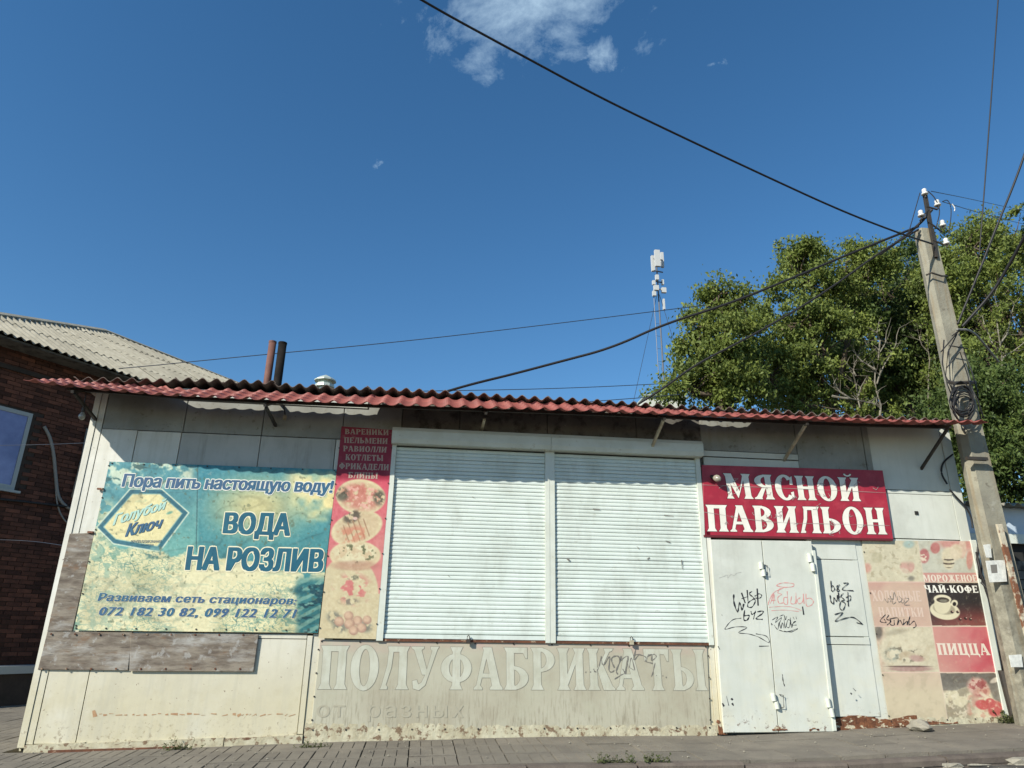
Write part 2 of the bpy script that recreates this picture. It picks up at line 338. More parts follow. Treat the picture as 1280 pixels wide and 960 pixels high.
# ---------------------------------------------------------------- lettering
def stem(cx, t, y0=0., y1=1., b=.05, top=True, bot=True):
    L_, R_ = [], []
    h = t/2
    if bot: L_ += [(cx-h-b, y0), (cx-h-b*.6, y0+.035), (cx-h*.92, y0+.12)]; R_ += [(cx+h+b, y0), (cx+h+b*.6, y0+.035), (cx+h*.92, y0+.12)]
    else: L_ += [(cx-h*.9, y0)]; R_ += [(cx+h*.9, y0)]
    if top: L_ += [(cx-h*.92, y1-.12), (cx-h-b*.6, y1-.035), (cx-h-b, y1)]; R_ += [(cx+h*.92, y1-.12), (cx+h+b*.6, y1-.035), (cx+h+b, y1)]
    else: L_ += [(cx-h*.9, y1)]; R_ += [(cx+h*.9, y1)]
    return [L_+R_[::-1]]
def quad(*p): return [list(p)]
def dg(x0, y0, x1, y1, t0, t1=None):
    t1 = t1 or t0; return [[(x0-t0/2, y0), (x0+t0/2, y0), (x1+t1/2, y1), (x1-t1/2, y1)]]
def ringp(cx, cy, rx, ry, tx, ty, a0=0, a1=360, n=28):
    o, i = [], []
    full = a1-a0 >= 360
    for k in range(n+1):
        a = math.radians(a0+(a1-a0)*k/n)
        o.append((cx+rx*math.cos(a), cy+ry*math.sin(a))); i.append((cx+(rx-tx)*math.cos(a), cy+(ry-ty)*math.sin(a)))
    if full:
        h = n//2
        return [o[:h+1]+i[:h+1][::-1], o[h:]+i[h:][::-1]]
    return [o+i[::-1]]
def bowl(x0, x1, y0, y1, tx, ty): return ringp(x0, (y0+y1)/2, x1-x0, (y1-y0)/2, tx, ty, -90, 90, 18)
def hb(x0, x1, y0, y1): return [[(x0, y0), (x1, y0), (x1, y1), (x0, y1)]]
T = .2
def glyph(ch):
    g = []; w_ = .62
    if ch == 'П': g = stem(.15, T)+stem(.50, T)+hb(.1, .55, .87, 1); w_ = .65
    elif ch == 'Н': g = stem(.15, T)+stem(.50, T)+hb(.12, .5, .45, .56); w_ = .65
    elif ch == 'О': g = ringp(.34, .5, .32, .53, .20, .10); w_ = .68
    elif ch == 'С': g = ringp(.34, .5, .32, .53, .20, .10, 42, 318)+[[(.5, .62), (.6, .62), (.6, .98), (.53, .9)], [(.5, .3), (.6, .34), (.6, .06), (.53, .12)]]; w_ = .64
    elif ch == 'Л': g = stem(.50, T)+[[(.17, .87), (.55, .87), (.55, 1), (.14, 1)]]+[[(.0, 0), (.16, 0), (.17, .06), (.13, .1), (.24, .5), (.28, .95), (.17, .95), (.14, .55), (.03, .08)]]; w_ = .64
    elif ch == 'Д': g = stem(.48, T, .0, 1, bot=False)+[[(.17, .87), (.55, .87), (.55, 1), (.14, 1)]]+[[(.08, .1), (.2, .1), (.24, .5), (.28, .95), (.17, .95), (.14, .55)]]+hb(.0, .64, .02, .13)+hb(.0, .09, -.16, .05)+hb(.55, .64, -.16, .05); w_ = .66
    elif ch == 'У': g = [[(.02, 1), (.02, .96), (.08, .92), (.28, .34), (.42, .34), (.25, .92), (.31, .96), (.31, 1)]]+[[(.46, 1), (.66, 1), (.62, .93), (.36, .1), (.22, -.02), (.08, .02), (.06, .2), (.16, .22), (.2, .12), (.27, .16), (.36, .36), (.5, .9), (.46, .95)]]; w_ = .66
    elif ch == 'Ф': g = stem(.38, T)+ringp(.38, .5, .36, .34, .19, .09); w_ = .76
    elif ch == 'А': g = [[(.2, 1), (.42, 1), (.62, .12), (.68, .04), (.68, 0), (.38, 0), (.38, .04), (.43, .1), (.27, .85)]]+[[(.24, .98), (.32, .85), (.15, .1), (.2, .04), (.2, 0), (0, 0), (0, .04), (.06, .1)]]+hb(.14, .46, .28, .38); w_ = .68
    elif ch == 'Б': g = stem(.15, T)+[[(.1, .88), (.54, 1.0), (.1, 1)], [(.1, .87), (.46, .87), (.52, .74), (.56, .74), (.56, 1), (.1, 1)]]+bowl(.2, .58, 0, .56, .2, .08)+hb(.1, .22, .48, .56)+hb(.1, .22, 0, .08); w_ = .61
    elif ch == 'Г': g = stem(.15, T)+[[(.1, .87), (.42, .87), (.48, .74), (.52, .74), (.52, 1), (.1, 1)]]; w_ = .55
    elif ch == 'Р': g = stem(.15, T)+bowl(.2, .58, .42, 1, .2, .08)+hb(.1, .22, .92, 1)+hb(.1, .22, .42, .5); w_ = .6
    elif ch == 'В': g = stem(.15, T)+bowl(.2, .55, .5, 1, .19, .08)+bowl(.2, .6, 0, .57, .2, .08)+hb(.1, .22, .92, 1)+hb(.1, .22, 0, .08)+hb(.1, .22, .49, .57); w_ = .62
    elif ch == 'Ь': g = stem(.15, T)+bowl(.2, .58, 0, .57, .2, .08)+hb(.1, .22, .49, .57)+hb(.1, .22, 0, .08); w_ = .6
    elif ch == 'Ы': g = stem(.15, T)+bowl(.2, .54, 0, .57, .18, .08)+hb(.1, .22, .49, .57)+hb(.1, .22, 0, .08)+stem(.72, T); w_ = .86
    elif ch in 'ИЙ':
        g = stem(.15, T)+stem(.54, T)+dg(.2, .12, .5, .88, .11)
        if ch == 'Й': g = g+ringp(.34, 1.16, .13, .12, .06, .06, 180, 360, 10)
        w_ = .7
    elif ch == 'К': g = stem(.15, T)+[[(.22, .48), (.46, .9), (.42, 1), (.66, 1), (.62, .94), (.56, .92), (.34, .5)]]+[[(.24, .52), (.38, .62), (.6, .1), (.66, .04), (.66, 0), (.38, 0)]]; w_ = .66
    elif ch == 'Т': g = stem(.32, T, top=False)+[[(0, 1), (.02, .7), (.06, .7), (.12, .87), (.52, .87), (.58, .7), (.62, .7), (.64, 1)]]; w_ = .65
    elif ch == 'Е': g = stem(.15, T)+[[(.1, .88), (.42, .88), (.48, .76), (.52, .76), (.52, 1), (.1, 1)]]+hb(.1, .42, .46, .56)+[[(.4, .38), (.44, .38), (.44, .64), (.4, .64)]]+[[(.1, 0), (.54, 0), (.56, .26), (.52, .26), (.46, .12), (.1, .12)]]; w_ = .58
    elif ch == 'М': g = stem(.13, .14)+stem(.71, T)+[[(.06, 1), (.26, 1), (.46, .25), (.38, .02)]]+[[(.38, .02), (.46, .25), (.7, 1), (.62, .98)]]; w_ = .86
    elif ch == 'Я': g = stem(.50, T)+ringp(.45, .73, .38, .27, .2, .08, 90, 270, 16)+hb(.42, .55, .92, 1)+hb(.42, .55, .46, .54)+[[(.3, .5), (.42, .5), (.24, .06), (.26, 0), (0, 0), (.0, .05), (.08, .1)]]; w_ = .65
    elif ch == 'Ж': g = stem(.42, .18)+[[(.38, .5), (.24, .92), (.28, 1), (.02, 1), (.06, .94), (.12, .92), (.3, .48)], [(.3, .52), (.38, .5), (.26, .08), (.26, 0), (0, 0), (.06, .1)], [(.46, .5), (.6, .92), (.56, 1), (.82, 1), (.78, .94), (.72, .92), (.54, .48)], [(.54, .52), (.46, .5), (.58, .08), (.58, 0), (.84, 0), (.78, .1)]]; w_ = .84
    elif ch == 'Х': g = [[(.02, 1), (.28, 1), (.62, .08), (.66, 0), (.38, 0), (.4, .06), (.06, .94)]]+[[(.44, 1), (.64, 1), (.58, .92), (.18, .08), (.22, 0), (0, 0), (.06, .08), (.46, .92)]]; w_ = .66
    elif ch == 'Ц': g = stem(.15, T)+stem(.50, T)+hb(.1, .62, 0, .12)+[[(.55, .1), (.66, .1), (.66, -.2), (.62, -.2), (.56, 0)]]; w_ = .68
    elif ch == 'Ч': g = stem(.50, T)+ringp(.42, .72, .36, .3, .19, .1, 180, 290, 12)+stem(.155, T*.95, .7, 1, bot=False); w_ = .65
    elif ch == '·': g = ringp(.15, .45, .09, .1, .088, .098, 0, 360, 12); w_ = .3
    elif ch == ' ': w_ = .3
    return g, w_
def offs(poly, e):
    n = len(poly); A = sum(poly[i][0]*poly[(i+1) % n][1]-poly[(i+1) % n][0]*poly[i][1] for i in range(n))
    s = 1 if A > 0 else -1; r = []
    for i in range(n):
        p0, p, p1 = [np.array(poly[j % n], float) for j in (i-1, i, i+1)]
        a = p-p0; b = p1-p; la, lb = np.linalg.norm(a), np.linalg.norm(b)
        if la < 1e-7 or lb < 1e-7: r.append(tuple(p)); continue
        na = np.array([a[1], -a[0]])/la*s; nb = np.array([b[1], -b[0]])/lb*s
        m = na+nb; l = np.linalg.norm(m)
        if l < 1e-3: r.append(tuple(p+na*e)); continue
        m /= l; k = min(1/max(m@na, .3), 2.2); r.append(tuple(p+m*e*k))
    return r
def bil(q, s, t):
    return (q[0]*(1-s)+q[1]*s)*(1-t)+(q[3]*(1-s)+q[2]*s)*t
def serif(s, px, y, m, parent, name='lettering', outline=None, gap=.04, thin=0.0, stuff=False):
    q = pq(*px, y=y); gl = []; x = 0
    for ch in s:
        g, w_ = glyph(ch); gl += [(k, [(a+x, b) for a, b in p]) for k, p in enumerate(g)]; x += w_+gap
    tot = x-gap
    for layer in ([('o', outline)] if outline else [])+[('f', None)]:
        mb = MB()
        for i, p in gl:
            P2 = [bil(q, a/tot, 1-b) for a, b in p]; P2 = [(c[0], c[2]) for c in P2]
            if layer[0] == 'o': P2 = offs(P2, outline[1])
            elif thin: P2 = offs(P2, -thin)
            yy = y-i*.00015-(.0015 if layer[0] == 'f' and outline else 0)
            mb.add([(c[0], yy, c[1]) for c in P2], [tuple(range(len(P2)))])
        o = mb.build(name if layer[0] == 'f' else name+'_outline', m if layer[0] == 'f' else outline[0], parent, fixn=False)
def sans(s, px, y, m, parent, name='lettering', outline=None, bold=.03, shear=0.0, space=1.0):
    """built-in font, emboldened by laying shifted copies over each other (each a hair in front of the last)"""
    q = pq(*px, y=y)
    c = bpy.data.curves.new('t', 'FONT'); c.body = s; c.shear = shear; c.space_character = space; c.resolution_u = 2
    t = bpy.data.objects.new('t', c); COL.objects.link(t)
    c.dimensions = '2D'; c.fill_mode = 'NONE'
    me = bpy.data.meshes.new_from_object(t.evaluated_get(bpy.context.evaluated_depsgraph_get())); bpy.data.objects.remove(t); bpy.data.curves.remove(c)
    V = np.empty(len(me.vertices)*3); me.vertices.foreach_get('co', V); V = V.reshape(-1, 3); nb = {}
    for e in me.edges: a_, b_ = e.vertices; nb.setdefault(a_, []).append(b_); nb.setdefault(b_, []).append(a_)
    bpy.data.meshes.remove(me); seen = set(); loops = []
    for s_ in sorted(nb):
        if s_ in seen: continue
        lp = [s_]; seen.add(s_); cur_ = s_+1 if s_+1 in nb[s_] else nb[s_][0]
        while cur_ not in seen:
            lp.append(cur_); seen.add(cur_); nx_ = [q_ for q_ in nb[cur_] if q_ not in seen]
            if not nx_: break
            cur_ = nx_[0]
        loops.append(lp)
    for l in loops:      # the soft sign's contour crosses itself by a hair: pull it apart
        if len(l) == 28 and abs(V[l[0]][1]-.349) < .004 and abs(V[l[14]][1]) < .003 and abs(V[l[15]][1]-.542) < .006: V[l[0]][0] += .0155; V[l[27]][0] += .0155
    def area(l): P_ = V[l]; x_, y_ = P_[:, 0], P_[:, 1]; return .5*float(np.sum(x_*np.roll(y_, -1)-np.roll(x_, -1)*y_))
    def inside_(pt, l):
        P_ = V[l]; r_ = False; n_ = len(l)
        for k_ in range(n_):
            a_, b_ = P_[k_], P_[(k_+1) % n_]
            if (a_[1] > pt[1]) != (b_[1] > pt[1]) and pt[0] < (b_[0]-a_[0])*(pt[1]-a_[1])/(b_[1]-a_[1])+a_[0]: r_ = not r_
        return r_
    ar = [area(l) for l in loops]; sgn = np.sign(sum(ar)); F = []
    from mathutils.geometry import tessellate_polygon
    main_ = [l for l, A_ in zip(loops, ar) if A_*sgn > 0]
    holes_ = [l for l, A_ in zip(loops, ar) if A_*sgn < 0 and any(sum(inside_(V[k_], m_) for k_ in l) > .55*len(l) for m_ in main_)]
    for l in loops:
        if l in holes_: continue
        hs_ = [h for h in holes_ if sum(inside_(V[k_], l) for k_ in h) > .55*len(h)]
        flat = l+[k_ for h in hs_ for k_ in h]
        for tr in tessellate_polygon([[Vector(V[k_]) for k_ in q_] for q_ in [l]+hs_]): F.append(tuple(flat[k_] for k_ in tr))
    base = [(dx, dy) for dy in (-.35, .35) for dx in (-1, -.5, 0, .5, 1)] if bold > .025 else [(-1, 0), (-.3, 0), (.3, 0), (1, 0)]
    base = [(a*bold, b*bold) for a, b in base]
    lo, hi = V.min(0)-[bold, bold*.35, 0], V.max(0)+[bold, bold*.35, 0]
    jobs = [(base, m, name, 0.0)]
    if outline:
        r = outline[1]; jobs.append(([(a*bold+r*math.cos(t_), b*bold*.35+r*math.sin(t_)) for a, b, t_ in ((1, 0, 0), (1, 1, .785), (.5, 1, 1.57), (-.5, 1, 1.57), (-1, 1, 2.36), (-1, 0, 3.14), (-1, -1, 3.93), (-.5, -1, 4.71), (.5, -1, 4.71), (1, -1, 5.5))], outline[0], name+'_outline', .0013))
    for sh, mm, nm, dy in jobs:
        mb = MB(); FV = np.concatenate([np.array(f) for f in F]); FO = np.concatenate([np.full(len(f), (i % 13)*.000012) for i, f in enumerate(F)]); st_ = np.cumsum([0]+[len(f) for f in F]); F2 = [tuple(range(st_[i], st_[i+1])) for i in range(len(F))]
        for k, (dx, dz) in enumerate(sh):
            a = ((V[:, 0]+dx-lo[0])/(hi[0]-lo[0]))[:, None]; b = ((V[:, 1]+dz-lo[1])/(hi[1]-lo[1]))[:, None]
            P = (q[0]*(1-a)+q[1]*a)*b+(q[3]*(1-a)+q[2]*a)*(1-b); P[:, 1] = y+dy-.0014-k*.00018; P = P[FV]; P[:, 1] -= FO
            mb.add(P, F2)
        mb.build(nm, mm, parent, fixn=False)
def ribbons(strokes, wpx, y, m, parent, name, label=None):
    """hand-drawn strokes as thin flat ribbons; strokes given as px polylines, smoothed"""
    mb = MB(); k = 0
    for st in strokes:
        wd = wpx
        if isinstance(st, tuple): wd, st = st
        p = np.array(st, float)
        if len(p) > 2:
            e = np.vstack([2*p[0]-p[1], p, 2*p[-1]-p[-2]]); r = []
            for i in range(1, len(e)-2):
                for t in (0, .25, .5, .75):
                    r.append(.5*((2*e[i])+(e[i+1]-e[i-1])*t+(2*e[i-1]-5*e[i]+4*e[i+1]-e[i+2])*t*t+(3*e[i]-e[i-1]-3*e[i+1]+e[i+2])*t**3))
            p = np.array(r+[e[-2]])
        Lr, Rr = [], []
        for i in range(len(p)):
            d = p[min(i+1, len(p)-1)]-p[max(i-1, 0)]; d = d/max(np.linalg.norm(d), 1e-6); n = np.array([-d[1], d[0]])*wd/2*(.75+.4*math.sin(i*1.7+k))
            Lr.append(p[i]+n); Rr.append(p[i]-n)
        for i in range(len(p)-1):
            yy = y-.0004-(k % 6)*.00015; k += 1
            mb.add([W(*Lr[i], yy), W(*Lr[i+1], yy), W(*Rr[i+1], yy), W(*Rr[i], yy)], [(0, 1, 2, 3)])
    o = mb.build(name, m, parent, fixn=False)
    if label: o['label'] = label
    return o

# ================================================================ GROUND
xs = [-400, -60, -20, -12]+[-10+.5*i for i in range(41)]+[12, 20, 60, 400]
ys = [-60, -14, -8, -5, -3.5, -2.5, -1.5, 0, 4, 8, 14, 30, 80, 600]
mb = MB(); nx = len(xs)
mb.add([(x, y, zg(x)-.20-(.012*max(0, min(8, -1.5-y)))+.02*math.sin(x*1.7+y)*(-30 < y < 0)) for y in ys for x in xs],
       [(j*nx+i, j*nx+i+1, (j+1)*nx+i+1, (j+1)*nx+i) for j in range(len(ys)-1) for i in range(nx-1)])
struct(mb.build('ground', M['soil'], smooth=True))
def sheet(name, m, x0, x1, y0, y1, zf, step=.5):
    mb = MB(); xx = list(np.arange(x0, x1+.001, step)); yy = list(np.linspace(y0, y1, 8)); n = len(xx)
    mb.add([(x, y, zf(x, y)) for y in yy for x in xx], [(j*n+i, j*n+i+1, (j+1)*n+i+1, (j+1)*n+i) for j in range(len(yy)-1) for i in range(n-1)])
    return struct(mb.build(name, m, smooth=True))
sheet('road', M['asphalt'], -40, 40, -9.5, -1.5, lambda x, y: zg(x)-.17-.01*min(3, -1.5-y)+.012*math.sin(x*2.3)*math.sin(y*3.1))
pav = struct(sheet('pavement', M['soil'], -12, 14, -1.36, 6.0, lambda x, y: zg(x)-.075+min(0, y)*.03))
# paving slabs, ribbed ones near the left, plain worn ones to the right
def slab_mesh(ribbed):
    mb = MB(); s = .222
    if ribbed:
        mb.box(-s, s, -s, s, -.05, -.006)
        n = 4; wd = .444/n
        for i in range(n):
            mb.box(-s+i*wd+.005, -s+(i+1)*wd-.005, -s+.06, s-.06, -.0101, 0)
        mb.box(-s, s, s-.058, s, -.0099, 0.0003); mb.box(-s, s, -s, -s+.058, -.0099, 0.0003)
    else: mb.box(-s, s, -s, s, -.05, 0)
    o = mb.build('paving_slab', M['slab']); me = o.data; bpy.data.objects.remove(o); return me
slabR, slabP = slab_mesh(True), slab_mesh(False)
def slab(x, y, plain):
    o = bpy.data.objects.new('paving_slab', slabP if plain else slabR); COL.objects.link(o); o.parent = pav
    dz = (zg(x+.225)-zg(x-.225))/.45
    o.location = (x, y, zg(x)-.012+min(0, y)*.03+rnd.uniform(-.004, .003)); o.rotation_euler = (.03*(y < 0)+rnd.uniform(-.006, .006), -dz+rnd.uniform(-.006, .006), rnd.uniform(-.008, .008))
for i in range(38):
    x = -6.6+i*.452
    for j in range(3): slab(x, -.24-j*.452, x > 2.2 and rnd.random() < .93 or rnd.random() < .06)
for i in range(9):
    x = -4.3-i*.452
    for j in range(16):
        if i*1.0 < 9: slab(x, .24+j*.452, rnd.random() < .15)
kp = struct(sheet('kerb', M['soil'], -12, 14, -1.52, -1.37, lambda x, y: zg(x)-.15))
for i in range(24):
    x = -8.5+i*1.0
    mb = MB(); h = .055 if x < 3.0 else .085
    z0 = zg(x-.49)-h+rnd.uniform(-.006, .006); z1 = zg(x+.49)-h+rnd.uniform(-.006, .006)
    y0, y1 = -1.515+rnd.uniform(-.01, .01), -1.375
    mb.add([(x-.49, y0, z0-.2), (x+.49, y0, z1-.2), (x+.49, y1, z1-.2), (x-.49, y1, z0-.2), (x-.49, y0, z0-.02), (x+.49, y0, z1-.02), (x+.49, y0+.02, z1), (x-.49, y0+.02, z0), (x+.49, y1, z1), (x-.49, y1, z0)],
           [(0, 1, 5, 4), (4, 5, 6, 7), (7, 6, 8, 9), (9, 8, 2, 3), (0, 4, 7, 9, 3), (1, 2, 8, 6, 5), (0, 3, 2, 1)])
    mb.build('kerb_stone', M['kerb'], kp)

# ================================================================ KIOSK
K = empty('market_kiosk', 'long low cream shop kiosk with roller shutters, steel doors and a red tiled canopy', 'kiosk', (1.5, 1.5, 0))
XL, XR, YB = -3.93, 6.95, 3.3
mb = MB(); zl, zr = zg(XL), zg(XR)
def ztop(x): return 3.73+.008*(x+4)
mb.add([(XL+.02, .05, zl-.1), (XR-.02, .05, zr-.1), (XR-.02, YB, zr-.1), (XL+.02, YB, zl-.1), (XL+.02, .05, ztop(XL)), (XR-.02, .05, ztop(XR)), (XR-.02, YB, 3.55), (XL+.02, YB, 3.45)],
       [(0, 1, 5, 4), (1, 2, 6, 5), (2, 3, 7, 6), (3, 0, 4, 7)])
mb.build('frame_wall', M['board_dark'], K)
# side sheet walls
mb = MB(); mb.add([(XL, .03, zl), (XL, YB, zl-.02), (XL, YB, 3.46), (XL, .03, ztop(XL)), (XL+.018, .03, zl), (XL+.018, YB, zl-.02), (XL+.018, YB, 3.46), (XL+.018, .03, ztop(XL))], [(0, 1, 2, 3), (4, 5, 6, 7), (0, 4, 7, 3), (1, 5, 6, 2)])
mb.build('side_wall', M['wall'], K)
mb = MB(); mb.add([(XR, .03, zr), (XR, YB, zr), (XR, YB, 3.56), (XR, .03, ztop(XR)), (XR-.018, .03, zr), (XR-.018, YB, zr), (XR-.018, YB, 3.56), (XR-.018, .03, ztop(XR))], [(0, 1, 2, 3), (4, 5, 6, 7), (0, 4, 7, 3), (1, 5, 6, 2)])
mb.build('side_wall', M['wall_white'], K)
def panel(px, m='wall', y=0.0, t=.03, name='wall_sheet'):
    return MB().quadbox(pq(*px, y=y), t).build(name, M[m], K)
def vline(x, v): # px u of wall abscissa x at row v
    P_ = W(640, v); lo, hi = -200., 1500.
    for _ in range(40):
        mid = (lo+hi)/2
        if W(mid, v)[0] < x: lo = mid
        else: hi = mid
    return lo
def rectp(x0, x1, z0, z1, m='wall', y=0.0, t=.03, name='wall_sheet'):
    return MB().quadbox([(x0, y, z1), (x1, y, z1), (x1, y, z0), (x0, y, z0)], t).build(name, M[m], K)
G_ = .004
XS = lambda u, v: W(u, v)[0]
# corner post, narrow strip and lower left sheets
xA = XS(61, 840); xB = XS(112, 840); xC = XS(386, 850)-.005
rectp(XL-.005, xA-.075, zg(XL)+.03, ztop(XL), y=-.012, t=.05, name='corner_post')
rectp(xA-.07, xA-G_, zg(XL)+.06, ztop(XL), y=-.004)
hz = 3.20
rectp(xA+G_, xB-G_, zg(-3.6)+.055, hz)
rectp(xB+G_, xC-.06, zg(-3.3)+.055, .935-G_)
rectp(xC+G_, -.95, .03, 1.0-G_, y=.004)
rectp(3.15, 3.343, .03, .92, y=.004)
rectp(xC-.055, xC, zg(-1.2)+.07, .97, y=-.008, name='corner_post')
rectp(xB+G_, xC-.06, .935+G_, .985-G_, y=-.006)
rectp(xB+G_, xC, .985+G_, 1.9-G_)
# sheets behind the banner and above it
xs1 = [xB, XS(222, 570), XS(323, 570), XS(418, 570)]
for k_, (a, b) in enumerate(zip(xs1[:-1], xs1[1:])): rectp(a+G_, b-G_, 1.9+G_, hz-G_, 'wall' if k_ == 0 else 'wall_mid_shade')
rectp(-3.0, -.78, 3.60, ztop(-3)-.002, 'wall_white', y=-.014, t=.013, name='painted_sunlit_strip')  # white strip added to brighten the sunlit band at the wall top
xs2 = [xA, XS(232, 520), XS(330, 520), XS(430, 520), XS(503, 520)]
for a, b in zip(xs2[:-1], xs2[1:]): rectp(a+G_, b-G_, hz+G_, ztop(a), 'wall_up_shade')
rectp(xs1[-1]+G_, -.50, 1.0, hz-G_)
# above the shutters: dark weathered boards
xs3 = [xs2[-1], .35, 1.45, 2.6, XS(877, 545)]
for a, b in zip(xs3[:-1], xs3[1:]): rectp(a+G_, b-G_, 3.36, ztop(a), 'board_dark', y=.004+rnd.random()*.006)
# right of the shutters
xd0 = XS(877, 560)
rectp(xd0+G_, XS(996, 560)-G_, 3.27, ztop(4), 'wall_up_shade', y=.003)
rectp(xd0+G_, XS(996, 560)-G_, 3.19, 3.26, 'wall_white', y=-.012)
rectp(XS(996, 560)+G_, XS(1085, 560)-.06, 3.05, ztop(5), 'wall_up_shade')
rectp(XS(1085, 560)-.055, XS(1085, 560)+.02, 3.05, ztop(5), 'wall_up_shade', y=-.01, name='corner_post')
zh = W(1150, 613.5)[2]
rectp(XS(1085, 560)+.03, XR-.14, zh+G_, ztop(6), 'wall_white')
rectp(XS(1109, 616), XR-.14, zh-.045, zh-G_, 'wall_white', y=-.004)
rectp(XS(1114, 650)-.1, XR-.14, 2.23, zh-.05, 'wall_white')
rectp(XR-.135, XR+.005, zg(XR)+.04, ztop(XR), 'wall_white', y=-.006, name='corner_post')
rectp(xd0+.02, XR-.14, 3.02, 3.18, 'wall_white', y=.012)
rectp(3.34, XS(1112, 650), 2.24, 3.05, 'wall_white', y=.015)
# sheet between the doors and the poster
xp0, xp1 = XS(1019, 690), XS(1078, 690)
xq = XS(1092, 780)
xe = W(1094, 780)[0]+.02
def doorside(z0, z1, m='wall_white', y=0.0): rectp(4.80, 5.36, z0, z1, m, y=y)
zz = [W(1060, 700)[2], W(1064, 796)[2], W(1064, 806)[2]]
doorside(zz[0]+G_, 2.24); doorside(zz[1]+G_, zz[0]-G_); doorside(zz[2]+G_, zz[1]-G_, y=-.006); doorside(.17, zz[2]-G_)
rectp(5.3, XR-.13, .14, 2.22, 'wall_white', y=.008)
# jamb left of the doors
rectp(3.345, 3.40, .0, 2.24, 'wall', y=-.01, name='door_post'); rectp(3.405, 3.455, .0, 2.24, 'wall', y=-.045, t=.07, name='door_post')
rectp(4.72, 4.795, .0, 2.24, 'wall', y=.0, t=.07, name='door_post')
# plinth
for i, (a, b, m) in enumerate([(-3.86, -3.3, 'plinth'), (-3.3, -1.95, 'plinth'), (-1.94, -1.16, 'plinth')]):
    mb = MB(); mb.add([(a, -.03, zg(a)-.05), (b, -.03, zg(b)-.05), (b, -.03, zg(b)+.065), (a, -.03, zg(a)+.055), (a, .03, zg(a)-.05), (b, .03, zg(b)-.05), (b, .03, zg(b)+.065), (a, .03, zg(a)+.055)],
       [(0, 1, 2, 3), (3, 2, 6, 7), (0, 3, 7, 4), (1, 5, 6, 2)]); mb.build('plinth', M[m], K)
def rough_strip(name, m, x0, x1, y, hf, zb=-.06, step=.035, parent=K, seed=1):
    r = random.Random(seed); mb = MB(); n = int((x1-x0)/step); top = []
    for i in range(n+1):
        x = x0+(x1-x0)*i/n; z = hf(x)+r.uniform(-.007, .007); yy = y+r.uniform(-.0015, .0015)
        top.append((x, yy, z))
    vs = [(x, yy-.006, zg(x)+zb) for x, yy, z in top]+top+[(x, .03, z) for x, yy, z in top]
    k = n+1; fs = []
    for i in range(n): fs += [(i, i+1, k+i+1, k+i), (k+i, k+i+1, 2*k+i+1, 2*k+i)]
    mb.add(vs, fs); return mb.build(name, M[m], parent)
rough_strip('plinth', 'plinth', -1.15, 3.36, -.012, lambda x: .10 if x < .3 else .085, seed=2)
rough_strip('plinth', 'rustline', 4.78, 5.8, -.014, lambda x: .165+.02*math.sin(x*9), seed=3)
rough_strip('plinth', 'plinth', 5.8, 6.97, -.012, lambda x: .168, seed=4)
rough_strip('plinth', 'rustline', 5.4, 6.3, -.018, lambda x: .125+.015*math.sin(x*13), zb=.0, seed=5)
MB().add([(-3.62, -.05, zg(-3.6)-.04), (-2.35, -.05, zg(-2.4)-.04), (-2.35, -.05, zg(-2.4)-.0), (-3.62, -.05, zg(-3.6)+.005), (-3.62, -.02, zg(-3.6)-.04), (-2.35, -.02, zg(-2.4)-.04), (-2.35, -.02, zg(-2.4)-.0), (-3.62, -.02, zg(-3.6)+.005)],
     [(0, 1, 2, 3), (3, 2, 6, 7), (0, 3, 7, 4), (1, 5, 6, 2)]).build('rusty_rail', M['rust'], K)
rs_ = random.Random(4); st_ = [(5, [(117, 888), (119, 896)])]; u_ = 124
while u_ < 372:
    l_ = rs_.uniform(2, 9); st_.append((rs_.uniform(.6, 2.6) if not (200 < u_ < 220 or 290 < u_ < 300) else 3, [(u_, 893+.004*(u_-120)+rs_.uniform(-1.5, 1.5)), (u_+l_, 893+rs_.uniform(-1, 1))])); u_ += l_+rs_.uniform(1, 7)
ribbons(st_, 1.5, -.0012, M['rustfaint'], K, 'rust_stain')
# galvanised patches
panel([(87, 667), (118, 666), (90, 789), (59, 789)], 'zinc', y=-.020, t=.012, name='patch_sheet')
panel([(59, 789.5), (166, 790), (160, 838), (47, 837)], 'zinc', y=-.022, t=.012, name='patch_sheet')
panel([(163, 791.5), (323.5, 793), (317, 839.5), (161.5, 839)], 'zinc', y=-.030, t=.012, name='patch_sheet')

ps_ = []
for k_ in range(9): ps_ += [(64+k_*30, 792.5+k_*.15), (52+k_*31, 836)]
mb = MB()
for u, v in ps_: mb.lathe([(.011, 0), (.010, .005)], W(u, v, -.031), (0, -1, 0), 6)
mb.build('nail_heads', M['rust'], K, stuff=True)
